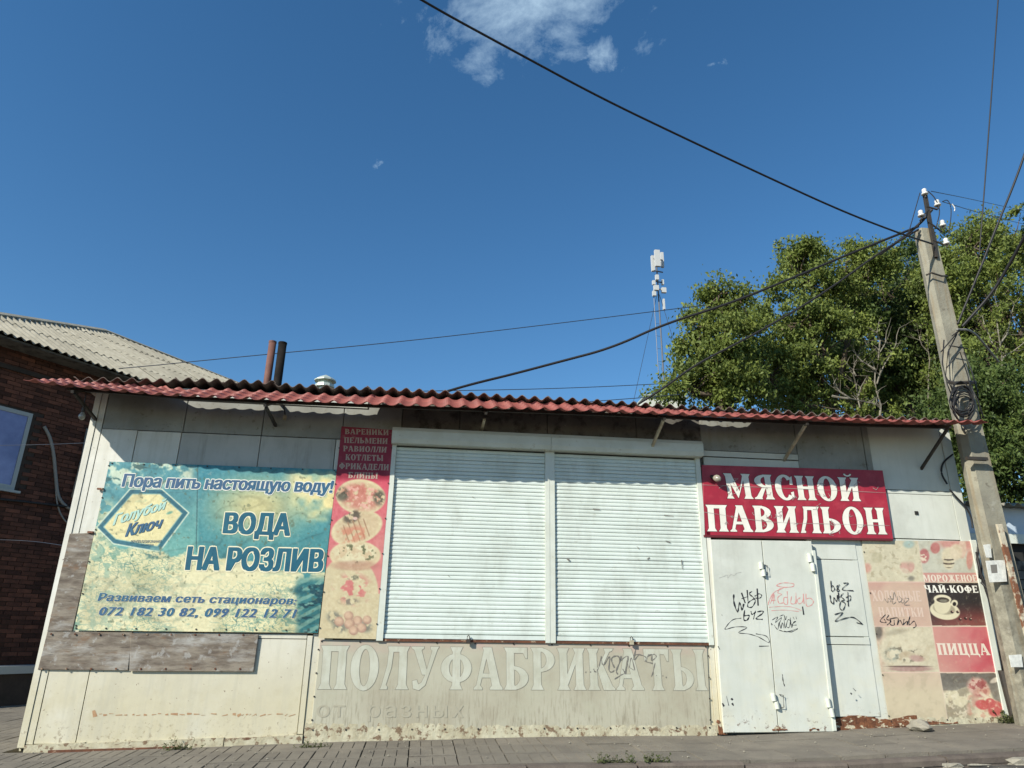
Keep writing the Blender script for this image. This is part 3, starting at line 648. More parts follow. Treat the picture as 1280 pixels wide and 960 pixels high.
# shutters
SHX = [(-.40, 1.412), (1.532, 3.335)]; Z0, Z1, NS = .955, 3.135, 47
pitch = (Z1-Z0-.05)/NS
for (a, b) in SHX:
    prof = [(-.0, .0), (-.007, .006), (-.009, pitch*.45), (-.007, pitch*.8), (.0, pitch*.955), (.006, pitch*.965), (.006, .001)]
    k = len(prof); mb = MB(); mb.add([(0, p[0], p[1]) for p in prof]+[(b-a, p[0], p[1]) for p in prof], [(i, (i+1) % k, k+(i+1) % k, k+i) for i in range(k)]+[tuple(range(k)), tuple(range(k, 2*k))])
    o = mb.build('shutter_slat', M['shutter']); me = o.data; bpy.data.objects.remove(o)
    for i in range(NS):
        o = bpy.data.objects.new('shutter_slat', me); COL.objects.link(o); o.parent = K
        o.location = Vector((a, -.010+rnd.uniform(-.0015, .0015), Z0+.05+i*pitch))-wloc(K)
        o.rotation_euler = (rnd.uniform(-.05, .05), rnd.uniform(-.0011, .0011), rnd.uniform(-.0012, .0012))
    MB().box(a, b, -.028, .012, Z0, Z0+.046).build('bottom_bar', M['shutter'], K)
    rectp(a, b, Z0-.02, Z1+.05, 'dark', y=.03, t=.01, name='shutter_backing')
for x0, x1, yf in ((-.475, -.402, -.045), (1.414, 1.466, -.045), (1.4665, 1.530, -.042), (3.337, 3.395, -.045)):
    MB().quadbox([(x0, yf, 3.15), (x1, yf, 3.15), (x1, yf, .925), (x0, yf, .925)], .07).build('guide_rail', M['rail'], K)
for x0, x1 in ((-.46, 1.468), (1.472, 3.41)):
    mb = MB(); pr_ = [(.02, 3.345), (-.13, 3.345), (-.155, 3.30), (-.155, 3.20), (-.135, 3.152), (.02, 3.150)]
    k = len(pr_); mb.add([(x0, p[0], p[1]) for p in pr_]+[(x1, p[0], p[1]) for p in pr_], [(i, (i+1) % k, k+(i+1) % k, k+i) for i in range(k)]+[tuple(range(k)), tuple(range(k, 2*k))])
    mb.build('shutter_box', M['rail'], K)
MB().box(-.47, 3.4, -.03, .03, .925, .949).build('sill', M['rust'], K)

# doors
YD = -.075
def leaf(px, nm, lab):
    o = MB().quadbox(pq(*px, y=YD), .05).build(nm, M['wall_white'], K)
    if lab: o['label'] = lab
    return o
d1 = leaf([(888.5, 674.5), (951.5, 675.5), (973, 915.5), (905, 916)], 'steel_door', 'left grey-white steel door leaf with black tags')
d2 = leaf([(952.6, 675.5), (1014, 676.5), (1044, 914.5), (974.2, 915.5)], 'steel_door', 'right grey-white steel door leaf with a red tag')
def hinge(u, v, u2, v2):
    a = W(u, v, YD-.02); b = W(u2, v2, YD-.02); m_ = (a+b)/2
    MB().tube([a, m_-(b-a)*.02], .026, 10).tube([m_+(b-a)*.02+np.array([.02, 0, 0]), b+np.array([.02, 0, 0])], .024, 10).build('hinge', M['rail'], d1)
for h in ((951, 703, 953, 720), (966, 867, 970, 886), (1011.5, 692, 1015, 714), (1034, 873, 1039, 896)): hinge(*h)
for u, v, du, dv in ((956, 706, 1, 12), (974, 868, 3, 16)):
    MB().tube([W(u, v, YD-.01), W(u+du+2, v+1, YD-.03), W(u+du+3, v+dv, YD-.03), W(u+du-1, v+dv+1, YD-.01)], .005, 6).build('door_pull', M['blacksteel'], d1)
MB().quadbox(pq((1015.5, 688), (1019, 688), (1046, 914), (1042, 914), y=YD-.01), .03).build('door_edge_strip', M['rail'], d2)
rough_strip('rust_patch', 'rustline', 3.98, 4.16, YD-.002, lambda x: .055+.03*math.exp(-((x-4.06)/.04)**2), zb=.02, step=.012, parent=d2, seed=8)
rough_strip('rust_patch', 'rustline', 4.42, 4.54, YD-.002, lambda x: .03+.04*math.exp(-((x-4.48)/.03)**2), zb=.02, step=.012, parent=d2, seed=9)
rough_strip('rust_patch', 'rustline', 3.36, 3.46, -.05, lambda x: .08+.06*math.sin(x*60), zb=.0, step=.012, parent=K, seed=10)

# graffiti
gp = lambda pts: [(880+x/6.4, 700+y/6.4) for x, y in pts]
yg = YD-.001
blk = [(2.2, gp([(238, 275), (240, 340), (268, 415), (285, 340), (305, 400), (318, 350)])), (1.7, gp([(300, 262), (330, 345)])), (1.6, gp([(345, 240), (352, 330)])), (1.3, gp([(300, 310), (355, 290)])),
       (1.6, gp([(385, 250), (362, 270), (395, 300), (410, 330), (385, 375), (352, 375), (355, 340), (400, 310)])), (1.7, gp([(425, 228), (433, 365)])), (1.3, gp([(405, 290), (440, 270), (462, 285), (445, 305), (410, 305)])),
       (1.9, gp([(325, 400), (318, 475), (345, 480), (362, 445), (325, 445)])), (1.7, gp([(375, 410), (385, 435), (415, 415)])), (1.7, gp([(412, 405), (395, 475)])), (1.7, gp([(425, 415), (470, 408), (465, 430), (415, 468), (470, 475)])),
       (1.0, gp([(298, 465), (230, 478), (180, 530), (172, 555), (250, 535), (345, 540), (275, 580), (360, 592), (440, 618), (520, 662), (500, 610), (415, 590)])), (1.2, gp([(440, 690), (520, 688)])), (1.6, gp([(112, 690), (128, 718)])), (1.2, gp([(140, 437), (146, 443)]))]
ribbons(blk, 1.5, yg, M['ink'], d1, 'graffiti_tag', 'black looping marker tag')
ribbons([(1.0, gp([(120, 145), (160, 130), (185, 120), (190, 145), (215, 115), (240, 125), (262, 105), (300, 98)]))], .6, yg, M['ink_faint'], d1, 'graffiti_tag', 'faint grey scrawl')
red = [gp([(580, 205), (600, 190), (650, 182), (715, 190), (710, 212), (640, 218), (578, 205)]), gp([(640, 220), (560, 260), (520, 330), (515, 360)]), gp([(530, 350), (560, 270), (555, 350)]), gp([(535, 325), (570, 320)]),
       gp([(610, 225), (590, 260), (620, 275), (590, 300), (600, 345), (640, 340)]), gp([(665, 250), (668, 350), (640, 345), (640, 300), (668, 300)]), gp([(700, 290), (695, 345), (730, 345), (735, 290)]), gp([(735, 260), (738, 350)]),
       gp([(770, 300), (745, 320), (760, 350), (790, 330), (795, 270), (800, 350)]), gp([(815, 270), (820, 365), (860, 360), (875, 330), (850, 305), (820, 310)]), (.7, gp([(520, 378), (600, 372), (700, 375), (780, 405)])), (.7, gp([(540, 405), (640, 400), (760, 412)]))]
ribbons(red, 1.1, yg, M['ink_red'], d2, 'graffiti_tag', 'faded red spray tag with a halo')
bl2 = [gp([(545, 480), (590, 455), (570, 500), (620, 460), (600, 510)]), gp([(560, 520), (590, 555), (600, 500), (615, 550), (625, 500), (640, 545)]), gp([(605, 450), (640, 440), (650, 480), (660, 450)]), gp([(640, 470), (650, 545), (670, 480), (690, 490), (680, 540), (655, 530)]),
       gp([(690, 460), (700, 540), (715, 500), (735, 490), (700, 520), (740, 520)]), gp([(600, 560), (660, 575), (750, 548), (700, 575), (640, 570)]), gp([(712, 455), (722, 475)]), gp([(735, 450), (740, 472)]), (1.6, gp([(538, 505), (545, 520)])), (1.6, gp([(788, 372), (798, 438)]))]
ribbons(bl2, .9, yg, M['ink'], d2, 'graffiti_tag', 'small dense black tag')
sidep = [(1.3, gp([(1015, 165), (1020, 245), (1045, 235), (1030, 205), (1020, 215)])), (1.2, gp([(1085, 195), (1060, 215), (1085, 245), (1060, 245), (1085, 200)])), (1.2, gp([(1115, 185), (1155, 185), (1105, 235), (1195, 245)])),
         (1.5, gp([(1008, 280), (1015, 330), (1035, 350), (1040, 300), (1060, 330), (1068, 280)])), (1.3, gp([(1075, 260), (1078, 330)])), (1.2, gp([(1062, 300), (1100, 290)])), (1.2, gp([(1115, 265), (1095, 290), (1125, 320), (1095, 330), (1085, 380), (1110, 400), (1130, 350), (1100, 330)])), (1.1, gp([(1150, 255), (1155, 370)])), (1.1, gp([(1135, 300), (1170, 285), (1170, 320), (1140, 330)])),
         (1.3, gp([(1045, 435), (1110, 420), (1048, 490), (1130, 465), (1200, 460), (1270, 515)])), (.8, gp([(1220, 500), (1270, 515)]))]
ribbons(sidep, 1.2, -.007, M['ink'], K, 'graffiti_tag', 'black marker tag right of the doors')

# ---- roof of the kiosk: wavy asbestos slates
def wavy(name, m, parent, P0, ex, ey, en, w_, l_, per, amp, thick=.008, nl=2, spw=8, jag=0.0, keep=None, phase=0.0):
    nx = int(round(w_/per*spw)); mb = MB(); P0, ex, ey, en = [np.array(a, float) for a in (P0, ex, ey, en)]
    top = []; bot = []
    for j in range(nl+1):
        for i in range(nx+1):
            x = w_*i/nx; y = l_*j/nl+(jag*math.sin(x*23) if j == 0 else 0); z = amp*math.cos(2*math.pi*x/per+phase)
            p = P0+ex*x+ey*y+en*z; top.append(p); bot.append(p-en*thick)
    k = nx+1; n0 = len(top); fs = []
    for j in range(nl):
        for i in range(nx): a = j*k+i; fs += [(a, a+1, a+k+1, a+k), (n0+a, n0+a+k, n0+a+k+1, n0+a+1)]
    for i in range(nx): fs += [(i, n0+i, n0+i+1, i+1), (nl*k+i, nl*k+i+1, n0+nl*k+i+1, n0+nl*k+i)]
    for j in range(nl): a = j*k; b = a+nx; fs += [(a, a+k, n0+a+k, n0+a), (b, n0+b, n0+b+k, b+k)]
    mb.add(top+bot, fs)
    return mb.build(name, m, parent, smooth=False)
SE = [(92, 473), (200, 474.5), (350, 479.5), (500, 487), (600, 492.5), (750, 501.5), (900, 511), (1050, 519), (1150, 524), (1200, 526.5)]
sx = [W(u, v, -.12)[0] for u, v in SE]; sz = [W(u, v, -.12)[2] for u, v in SE]
zs = lambda x: float(np.interp(x, sx, sz))+.0
x = sx[0]; i = 0
while x < 6.9:
    w_ = min(1.12, 7.0-x); yy = -.12+rnd.uniform(-.012, .012); z0, z1 = zs(x), zs(x+w_)
    tx = (z1-z0)/w_
    for row in range(2):
        ey = np.array([0, 1, -.07]); P0 = np.array([x, yy, z0+.012*(i % 2)+rnd.uniform(-.004, .004)])+ey*1.62*row+np.array([0, 0, .0 if row == 0 else -.012])
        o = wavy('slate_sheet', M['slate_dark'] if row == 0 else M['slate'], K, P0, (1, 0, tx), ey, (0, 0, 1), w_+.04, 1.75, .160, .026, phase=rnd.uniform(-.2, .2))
    x += w_; i += 1
# ---- red metal tile canopy
CE = [(28, 478), (60, 482.5), (120, 489.5), (200, 497), (350, 504), (500, 510), (600, 513), (750, 517), (900, 523), (1050, 528), (1150, 531), (1236, 530.5)]
cx_ = [W(u, v, -.7)[0] for u, v in CE]; cz_ = [W(u, v, -.7)[2] for u, v in CE]
zc = lambda x: float(np.interp(x, cx_, cz_))
def crise(x): return float(np.interp(x, [-4.4, -3.5, -2.5, 0, 3, 5, 7], [.36, .42, .49, .47, .40, .33, .27]))   # rise per metre of depth
def yback(x): return float(np.interp(x, [-4.4, -3.2, -3.0, -.9, -.7, 2.7, 2.9, 3.2, 3.3, 3.9, 4.1, 4.3, 7], [-.06, -.06, -.17, -.17, -.06, -.06, -.13, -.06, -.13, -.13, -.06, -.05, -.03]))
def tile_sheet(x0, x1, yb=None):
    per, crs = .185, .165; nx = int((x1-x0)/per*10); mb = MB(); k = nx+1; top = []; bot = []
    rows = []
    yy = 0.0
    Lmax = .68
    ds = [0]
    for c in range(5):
        a = c*crs
        if a >= Lmax: break
        b = min(a+crs, Lmax)
        rows.append((a, c, 0)); rows.append((b-.004, c, 1))
    for (d, c, e) in rows:
        for i in range(nx+1):
            x = x0+(x1-x0)*i/nx; yb_ = yb if yb is not None else yback(x)
            dd = min(d, .7+yb_)
            ph = 2*math.pi*x/per; wv = .5+.5*math.cos(ph+.45*math.sin(ph))
            z = zc(x)+dd*crise(x)+wv*.031+(.030*(1-(d-c*crs)/crs))
            top.append((x, -.7+dd-.012*wv, z)); bot.append((x, -.7+dd-.012*wv+.001, z-.004))
    n0 = len(top); fs = []; nr = len(rows)
    for j in range(nr-1):
        for i in range(nx): a = j*k+i; fs += [(a, a+1, a+k+1, a+k), (n0+a, n0+a+k, n0+a+k+1, n0+a+1)]
    for i in range(nx): fs += [(i, n0+i, n0+i+1, i+1), ((nr-1)*k+i, (nr-1)*k+i+1, n0+(nr-1)*k+i+1, n0+(nr-1)*k+i)]
    for j in range(nr-1): a = j*k; b = a+nx; fs += [(a, a+k, n0+a+k, n0+a), (b, n0+b, n0+b+k, b+k)]
    mb.add(top+bot, fs); return mb.build('metal_tile_sheet', M['tile'], K)
xt = cx_[0]; xe_ = 6.70
nS = 10
for i in range(nS): tile_sheet(xt+(xe_-xt)*i/nS-.0, xt+(xe_-xt)*(i+1)/nS+.012)
tile_sheet(6.70, cx_[-1], yb=-.50)
# beams and brackets under the canopy
def beam(x0, x1, y, dz, w_, h_, m='blacksteel', name='canopy_beam'):
    n = max(1, int((x1-x0)/1.2)); mb = MB()
    for i in range(n):
        a = x0+(x1-x0)*i/n; b = x0+(x1-x0)*(i+1)/n
        mb.bar((a, y, zc(a)+(y+.7)*crise(a)+dz), (b, y, zc(b)+(y+.7)*crise(b)+dz), w_, h_)
    mb.build(name, M[m], K)
beam(-4.05, 6.62, -.42, -.035, .035, .035)
def bracket(x, vz, pale=False, top=-.60):
    z = zc(x)-.02
    mb = MB().bar((x, .0, zc(x)+.24), (x, -.66, z), .03, .03)
    mb.build('canopy_arm', M['blacksteel'], K)
    MB().bar((x, .01, vz), (x+.002, top, z), .03, .03).build('canopy_strut', M['palesteel' if pale else 'blacksteel'], K)
bracket(-3.88, 3.30); bracket(-1.85, 3.33); bracket(.62, 3.38, True, -.4); bracket(2.75, 3.18, True); bracket(4.55, 3.18, True); bracket(6.45, 3.14)

# flue pipes and vent
def tag_mb(mb, name, m, label, cat, group=None, smooth=False): return tag(mb.build(name, m, smooth=smooth), label, cat, group)
for (u0, v0, u1, v1, r_, m, lab) in ((334.5, 482, 341, 427, .053, 'pipe', 'rusty brown flue pipe, left one of the close pair on the roof'), (347.5, 482, 353.5, 428.5, .060, 'pipe_dark', 'sooty black flue pipe, right one of the close pair on the roof')):
    a = W(u0, v0, 1.5); b = W(u1, v1, 1.5); a[0] = b[0]; a2 = a.copy(); a2[2] = 3.5
    p = tag_mb(MB().tube([a2, b], r_, 16), 'flue_pipe', M[m], lab, 'flue pipe', 'flue pipes on the kiosk roof', True)
    off = b
    MB().lathe([(r_*.99, 0), (r_*1.06, .002), (r_*1.06, .03), (r_*.86, .031), (r_*.84, -.1)], (b[0], b[1], b[2]-.028), n=16).build('rim', M[m], p)
c = W(406, 483, 1.0); v = empty('roof_vent', 'small pale tin ventilation cap peeking over the roof edge', 'vent', (c[0], c[1], 3.7))
MB().lathe([(.09, -.3), (.09, .07)], c, n=12).build('duct', M['tin'], v)
MB().lathe([(.15, .07), (.15, .085), (.10, .12), (.004, .17)], c, n=10).build('cap', M['tin'], v)
MB().lathe([(.13, .02), (.135, -.02)], c, n=10).build('collar', M['tin'], v)

# ================================================================ SIGNS
def sign(name, label, c_px, y=-.02):
    return empty(name, label, 'sign', W(*c_px, y))
def screws(pxs, y, parent, r=.009):
    mb = MB()
    for u, v in pxs: mb.lathe([(r, 0), (r*.9, .006)], W(u, v, y), (0, -1, 0), 6)
    o = mb.build('screw_heads', M['blacksteel'], parent, stuff=True)
def edge(a, b, n): return [(a[0]+(b[0]-a[0])*i/n, a[1]+(b[1]-a[1])*i/n) for i in range(n+1)]

# -- water banner
B = sign('water_banner', 'large teal and cream banner advertising drinking water, left of the red menu strip', (245, 690))
BC = [(137, 577), (421, 587), (397.5, 791), (92, 788)]
def paint_water(U, V):
    f1 = fbm(U, V, 40, 1); f2 = fbm(U, V, 14, 5); f3 = fbm(U*1.0, V*2.0, 16, 9)
    I = np.zeros(U.shape+(3,))+np.array([80, 146, 160.])
    I = put(I, sm(V, 600, 690), [112, 172, 168])
    right = sm(U, 246, 250)
    I = put(I, right*.9, [62, 138, 158]); I = put(I, right*sm(V, 610, 680)*.5, [86, 150, 150])
    I = put(I, ell(U, V, 322, 632, 50, 30, soft=.9)*.9, [220, 205, 150])
    I = put(I, ell(U, V+14*(f2-.5), 398, 618+0*U, 34, 34, 30, soft=.35)*sm(f1, .3, .55), [236, 222, 165])
    I = put(I, ell(U, V+20*(f2-.5), 378, 606, 22, 10, 30, soft=.6)*.8, [235, 224, 178])
    # top left ice and water
    tl = (1-sm(U, 236, 246))*(1-sm(V, 600, 616)); I = put(I, tl*sm(f2, .45, .6), [205, 222, 205]); I = put(I, tl*sm(f3, .58, .66)*.8, [50, 95, 100])
    # splash of pale water
    yb = 700-22*np.clip((250-U)/130, 0, 1)+18*sm(U, 260, 400)+26*(f2-.5)
    lower = sm(V, yb-3, yb+2); leftw = (1-sm(U+26*(f1-.5), 128, 150))*sm(V, 618, 640)
    cream = np.array([226, 220, 180.])
    m = np.maximum(lower, leftw*(f2 > .40)*.9); I = put(I, m, cream)
    I = put(I, m*sm(f1, .5, .75)*.5, [205, 205, 160])
    # ripples
    for sd, sc, th, col, am in ((21, 11, .022, (70, 125, 125), .6), (27, 6, .03, (90, 140, 132), .55), (33, 24, .012, (45, 100, 110), .6)):
        rp = 1-sm(np.abs(fbm(U, V*1.5, sc, sd, 3)-.5), th*.4, th*1.6)
        zone = np.maximum((1-sm(U, 190, 250)), sm(U, 255, 300)*sm(V, 722, 735))
        I = put(I, m*rp*am*np.clip(zone+.10, 0, 1), col)
    I = put(I, m*(1-sm(U, 130, 190))*sm(fbm(U, V, 9, 40, 3), .56, .66)*.8, [110, 160, 148])
    I = put(I, m*sm(fbm(U*.5+V*.35, V*1.8-U*.2, 7, 71, 4), .58, .68)*(.25+.6*sm(V, 700, 790)), [120, 160, 146])
    I = put(I, m*sm(fbm(U, V, 60, 77, 2), .5, .7)*.5, [232, 224, 190])
    # dark teal stream at lower right
    d = (U-375)*.5+(V-735); st = sm(U, 366, 378)*sm(V, 716, 730)
    stripes = sm(np.sin((V+U*.55)*.55+6*f1), -.2, .5)
    I = put(I, st*.95, [44, 112, 122]); I = put(I, st*stripes*.7, [140, 178, 165]); I = put(I, st*sm(f3, .6, .68), [22, 70, 84])
    I = put(I, ell(U, V, 378, 737, 12, 6, -10, .6)*sm(f2, .35, .5), [36, 92, 104])
    # diamond emblem
    P = [(122, 659), (163, 612), (202, 612), (235, 641), (199, 689), (142, 679)]
    def inside(P, grow):
        cx = sum(p[0] for p in P)/6; cy = sum(p[1] for p in P)/6; r = np.ones(U.shape)
        for i in range(6):
            (x0, y0), (x1, y1) = P[i], P[(i+1) % 6]; nx_, ny_ = (y1-y0), -(x1-x0); l = math.hypot(nx_, ny_); dd = ((U-x0)*nx_+(V-y0)*ny_)/l
            r = r*(1-sm(dd-grow, -.7, .7))
        return r
    o = inside(P, 1.5); i1 = inside(P, -6); i0 = inside(P, 0)
    bot = 1-sm(V+10*(f2-.5), 684, 690)
    I = put(I, o*bot, [215, 228, 210]); I = put(I, i0*bot, [48, 108, 128]); I = put(I, inside(P, -5)*bot, [150, 190, 185]); I = put(I, i1*bot, [231, 221, 172])
    I = put(I, i1*(1-sm(V, 622, 630))*sm(f3, .5, .6)*.5, [130, 180, 165])
    lf = ell(U, V, 212, 641, 4, 1.6, -20, .5); I = put(I, lf, [120, 170, 150])
    # fold line, stains
    I = put(I, (1-sm(np.abs(U-247.5+.02*(V-577)), .4, 1.1))*(V < 690)*.6, [40, 80, 90])
    cr_ = 1-sm(np.abs(fbm(U*.6+V*.3, V, 34, 81, 3)-.5), .0, .05); I = I*(1-.10*cr_-.10*sm(f1, .5, .8))[..., None]; I = I+((fbm(U, V, 2.6, 92, 2)-.5)*26)[..., None]
    I = put(I, sm(fbm(U, V, 5, 60, 3), .72, .78)*.5, [90, 100, 80])
    return I
printed('printed_sheet', BC, 430, 300, paint_water, -.034, B, wrinkle=.0015)
yb_ = -.0358
sans('Пора пить настоящую воду!', [(154, 592), (418, 600), (416, 620.5), (151, 613)], yb_, M['slateink'], B, outline=(M['whiteink'], .05), bold=.05, shear=.12, space=.98)
sans('ВОДА', [(280.5, 640), (364, 641), (362, 676), (277.5, 672)], yb_, M['blueink'], B, outline=(M['creamink'], .04), bold=.062, shear=.05, space=1.0)
sans('НА РОЗЛИВ', [(234, 682.5), (405.5, 686), (403.5, 715.5), (231, 713)], yb_, M['blueink'], B, outline=(M['creamink'], .04), bold=.062, shear=.05, space=1.0)
sans('Развиваем сеть стационаров:', [(122.5, 741), (371.5, 746), (370.5, 758.5), (121.5, 754)], yb_, M['slateink'], B, outline=(M['creamink'], .02), bold=.045, shear=.22, space=1.08)
sans('072 182 30 82, 099 122 12 71', [(125, 758.5), (372, 761.5), (370, 774.5), (123, 771)], yb_, M['slateink'], B, outline=(M['creamink'], .02), bold=.05, shear=.22, space=1.15)
sans('Голубой', [(142.5, 643), (209, 623), (207, 639.5), (140, 661)], yb_, M['tealpale'], B, bold=.045, shear=.25)
sans('Ключ', [(159, 655), (205.5, 645.5), (202.5, 660), (156, 671.5)], yb_, M['slateink'], B, bold=.05, shear=.25)
sans('МИНЕРАЛИЗИРОВАННАЯ', [(164, 675), (202, 675), (201, 678.5), (163, 679)], yb_, M['slateink'], B, bold=0, name='small_lettering')
sans('питьевая вода', [(176, 680), (192, 680), (191.5, 682.5), (175.5, 682.5)], yb_, M['slateink'], B, bold=0, name='small_lettering')
screws(edge((95, 785), (395, 788), 8)+edge((420, 590), (399, 786), 6)+edge((136, 582), (95, 782), 5)+edge((140, 579), (418, 588), 7), -.037, B)

# -- narrow menu strip
V_ = sign('menu_strip', 'tall narrow red menu strip with dumpling pictures between water banner and shutter', (440, 680))
def paint_menu(U, V):
    f1 = fbm(U, V, 30, 2); f2 = fbm(U, V, 8, 3, 3); f3 = fbm(U, V, 5, 8, 3)
    I = np.zeros(U.shape+(3,))+np.array([150, 25, 52.])
    I = put(I, sm(V, 595, 604), [216, 88, 106]); I = put(I, sm(V, 640, 780), [214, 128, 128])
    I = put(I, sm(f1, .5, .8)*.3, [215, 160, 140])
    beige = (214, 200, 160)
    I = put(I, ell(U, V, 436, 742, 37, 48, 0, .03)+(V > 742), beige)
    I = put(I, (V > 742)*sm(f1, .45, .7)*.4, [200, 188, 150])
    for cx, cy, rx, ry, ro in ((451, 621, 31, 22, 5), (446, 660, 33, 20, -18), (444, 694, 32, 18, 0)):
        I = put(I, ell(U, V, cx, cy, rx, ry, ro, .05), (224, 208, 165)); I = put(I, ell(U, V, cx, cy, rx*.86, ry*.84, ro, .1), (214, 190, 152))
    I = put(I, ell(U, V, 452, 621, 25, 16, 5, .3)*sm(f2, .38, .52), (206, 128, 112)); I = put(I, ell(U, V, 452, 621, 25, 16, 5, .3)*sm(f3, .56, .64), (238, 180, 165))
    I = put(I, (ell(U, V, 428, 618, 8, 8, 0, .4)+ell(U, V, 474, 622, 7, 9, 0, .4))*sm(f3, .3, .45), (88, 84, 70))
    I = put(I, ell(U, V, 440, 646, 11, 7, -25, .3)*sm(f3, .3, .5), (72, 62, 52)); I = put(I, ell(U, V, 444, 648, 3, 2, 0, .3), (230, 190, 180))
    for k in range(5): I = put(I, (1-sm(np.abs((U-432-7*k)-.35*(V-665)), .5, 1.1))*ell(U, V, 446, 663, 22, 14, -15, .1), (160, 120, 90))
    I = put(I, ell(U, V, 440, 668, 22, 10, -10, .4)*sm(f2, .55, .62)*.7, (215, 120, 95))
    I = put(I, ell(U, V, 444, 692, 27, 13, 0, .2)*sm(f2, .42, .55), (232, 222, 182)); I = put(I, ell(U, V, 444, 692, 26, 12, 0, .2)*sm(f3, .64, .68), (92, 98, 66))
    I = put(I, ell(U, V, 444, 707, 30, 6, 0, .3)*.5, (170, 110, 95))
    I = put(I, ell(U, V, 441, 736, 20, 17, 0, .5)*sm(f2, .52, .6), (214, 112, 112)); I = put(I, ell(U, V, 436, 752, 12, 4, 0, .4)*sm(f3, .4, .55), (120, 112, 100)); I = put(I, ell(U, V, 442, 722, 8, 3, 0, .4)*sm(f3, .45, .55), (110, 110, 90))
    for cx, cy in ((418, 772), (425, 783), (456, 783)): I = put(I, ell(U, V, cx, cy, 9, 7, 20, .5)*sm(f3, .35, .5), (118, 120, 108))
    for cx, cy, r in ((436, 770, 6), (424, 777, 6), (447, 776, 6), (459, 775, 5.5), (437, 780, 6.5), (452, 785, 6), (442, 788, 6)):
        I = put(I, ell(U, V, cx, cy, r, r, 0, .12), (168, 128, 112)); I = put(I, ell(U, V, cx-.8, cy-1, r*.75, r*.75, 0, .5), (216, 178, 150))
    pic_ = ((V > 602)*1.0)[..., None]*(.35+.65*((ell(U, V, 446, 650, 34, 60, 0, .1)+ell(U, V, 440, 765, 34, 60, 0, .1))[..., None])); I = I+pic_*((fbm(U, V, 3.0, 91, 3)-.5)*40)[..., None]*np.array([.8, 1, 1])
    lw_ = (.22*sm(V, 600, 640))[..., None]; I = I*(1-lw_)+np.array([214, 196, 162.])*lw_
    I = I*(1-.06*f2)[..., None]
    return I
printed('printed_sheet', [(427, 533), (492, 537.5), (470, 799), (398, 797.5)], 110, 400, paint_menu, -.046, V_, wrinkle=.001)
ym = -.0475
for s, q in (('ВАРЕНИКИ', [(431, 536), (486, 537.2), (486, 544), (431, 542.5)]), ('ПЕЛЬМЕНИ', [(430, 546.5), (485, 548), (484.5, 555), (430, 553.5)]), ('РАВИОЛЛИ', [(429, 557), (484, 558.7), (483, 565.7), (429, 564)]),
             ('КОТЛЕТЫ', [(432, 567.7), (479, 569), (479, 576.3), (431.5, 575)]), ('ФРИКАДЕЛИ', [(424, 578.5), (486.5, 580.5), (486, 588), (423.5, 586)]), ('БЛИНЫ', [(435.5, 590), (472.5, 591), (472, 598.7), (435, 597.5)])):
    serif(s, q, ym, M['menugold'], V_)
screws(edge((424, 560), (400, 785), 5)+edge((489, 560), (471, 780), 5), -.048, V_)

# -- crimson sign over the doors
R_ = sign('crimson_sign', 'crimson rectangular sign with white Cyrillic serif letters above the steel doors', (997, 628))
RQ = [(877.5, 581), (1103.5, 588), (1117, 674.5), (880.5, 670)]
MB().quadbox(pq(*RQ, y=-.045), .03).build('board', M['redsign'], R_)
MB().quadbox(pq((879.5, 668.6), (1116, 673.2), (1116.5, 676), (880, 671.5), y=-.052), .035).build('lower_trim', M['darkred'], R_)
serif('МЯСНОЙ', [(903, 591.5), (1073, 597.5), (1077, 626.5), (908.5, 623)], -.046, M['signink'], R_, outline=(M['darkred'], .006))
serif('ПАВИЛЬОН', [(881.5, 631), (1104.5, 635), (1109.5, 668), (884, 664)], -.046, M['signink'], R_, outline=(M['darkred'], .006))
rr = random.Random(5); crk = []
for k in range(40):
    u = rr.uniform(890, 1100); v = rr.choice([rr.uniform(598, 624), rr.uniform(636, 664)]); p = [(u, v)]
    for j in range(3): p.append((p[-1][0]+rr.uniform(-4, 6), p[-1][1]+rr.uniform(-4, 4)))
    crk.append((.75, p))
crk.append((.5, [(878, 606), (950, 609), (1020, 612), (1108, 616)])); crk.append((.5, [(880, 640), (960, 652), (1040, 655), (1112, 657)]))
ribbons(crk, .4, -.0495, mat('crack_grey', (.35, .28, .26), rough=.8), R_, 'crack_lines')
lb = W(896.5, 598, -.12); LBo = empty('light_bulb', 'bare dusty light bulb in a socket at the crimson sign\'s corner', 'light bulb', (lb[0], lb[1], lb[2]))
def bulb(parent, c, ax, s=1.0):
    MB().lathe([(.004, -.045*s), (.022*s, -.035*s), (.036*s, -.01*s), (.036*s, .012*s), (.026*s, .035*s), (.015*s, .055*s)], c, ax, 14).build('bulb_glass', M['glassbulb'], parent, smooth=True)
    MB().lathe([(.018*s, .052*s), (.020*s, .06*s), (.020*s, .10*s), (.012*s, .115*s)], c, ax, 12).build('socket', M['blacksteel'], parent)
bulb(LBo, lb, np.array([-.35, .8, .35]), 1.25)
lb2 = W(102.5, 520.5, -.35); lo2 = empty('light_bulb', 'small bare bulb hanging under the canopy\'s left end, before the brick wall', 'light bulb', lb2)
bulb(lo2, lb2, np.array([0, 0, 1.0]), .95)
MB().tube([lb2+np.array([0, 0, .1]), W(107, 495, -.35), W(110, 487, -.35)], .006, 6).build('flex', M['cable'], lo2)
lb3 = W(356, 522, -.05); lo3 = empty('lamp_holder', 'empty lamp holder hanging from the canopy above the water banner', 'lamp holder', lb3)
MB().lathe([(.02, -.03), (.024, .02), (.012, .035)], lb3, n=10).build('socket', M['palesteel'], lo3); MB().tube([lb3+np.array([0, 0, .03]), lb3+np.array([-.02, -.05, .14])], .008, 6).build('flex', M['blacksteel'], lo3)

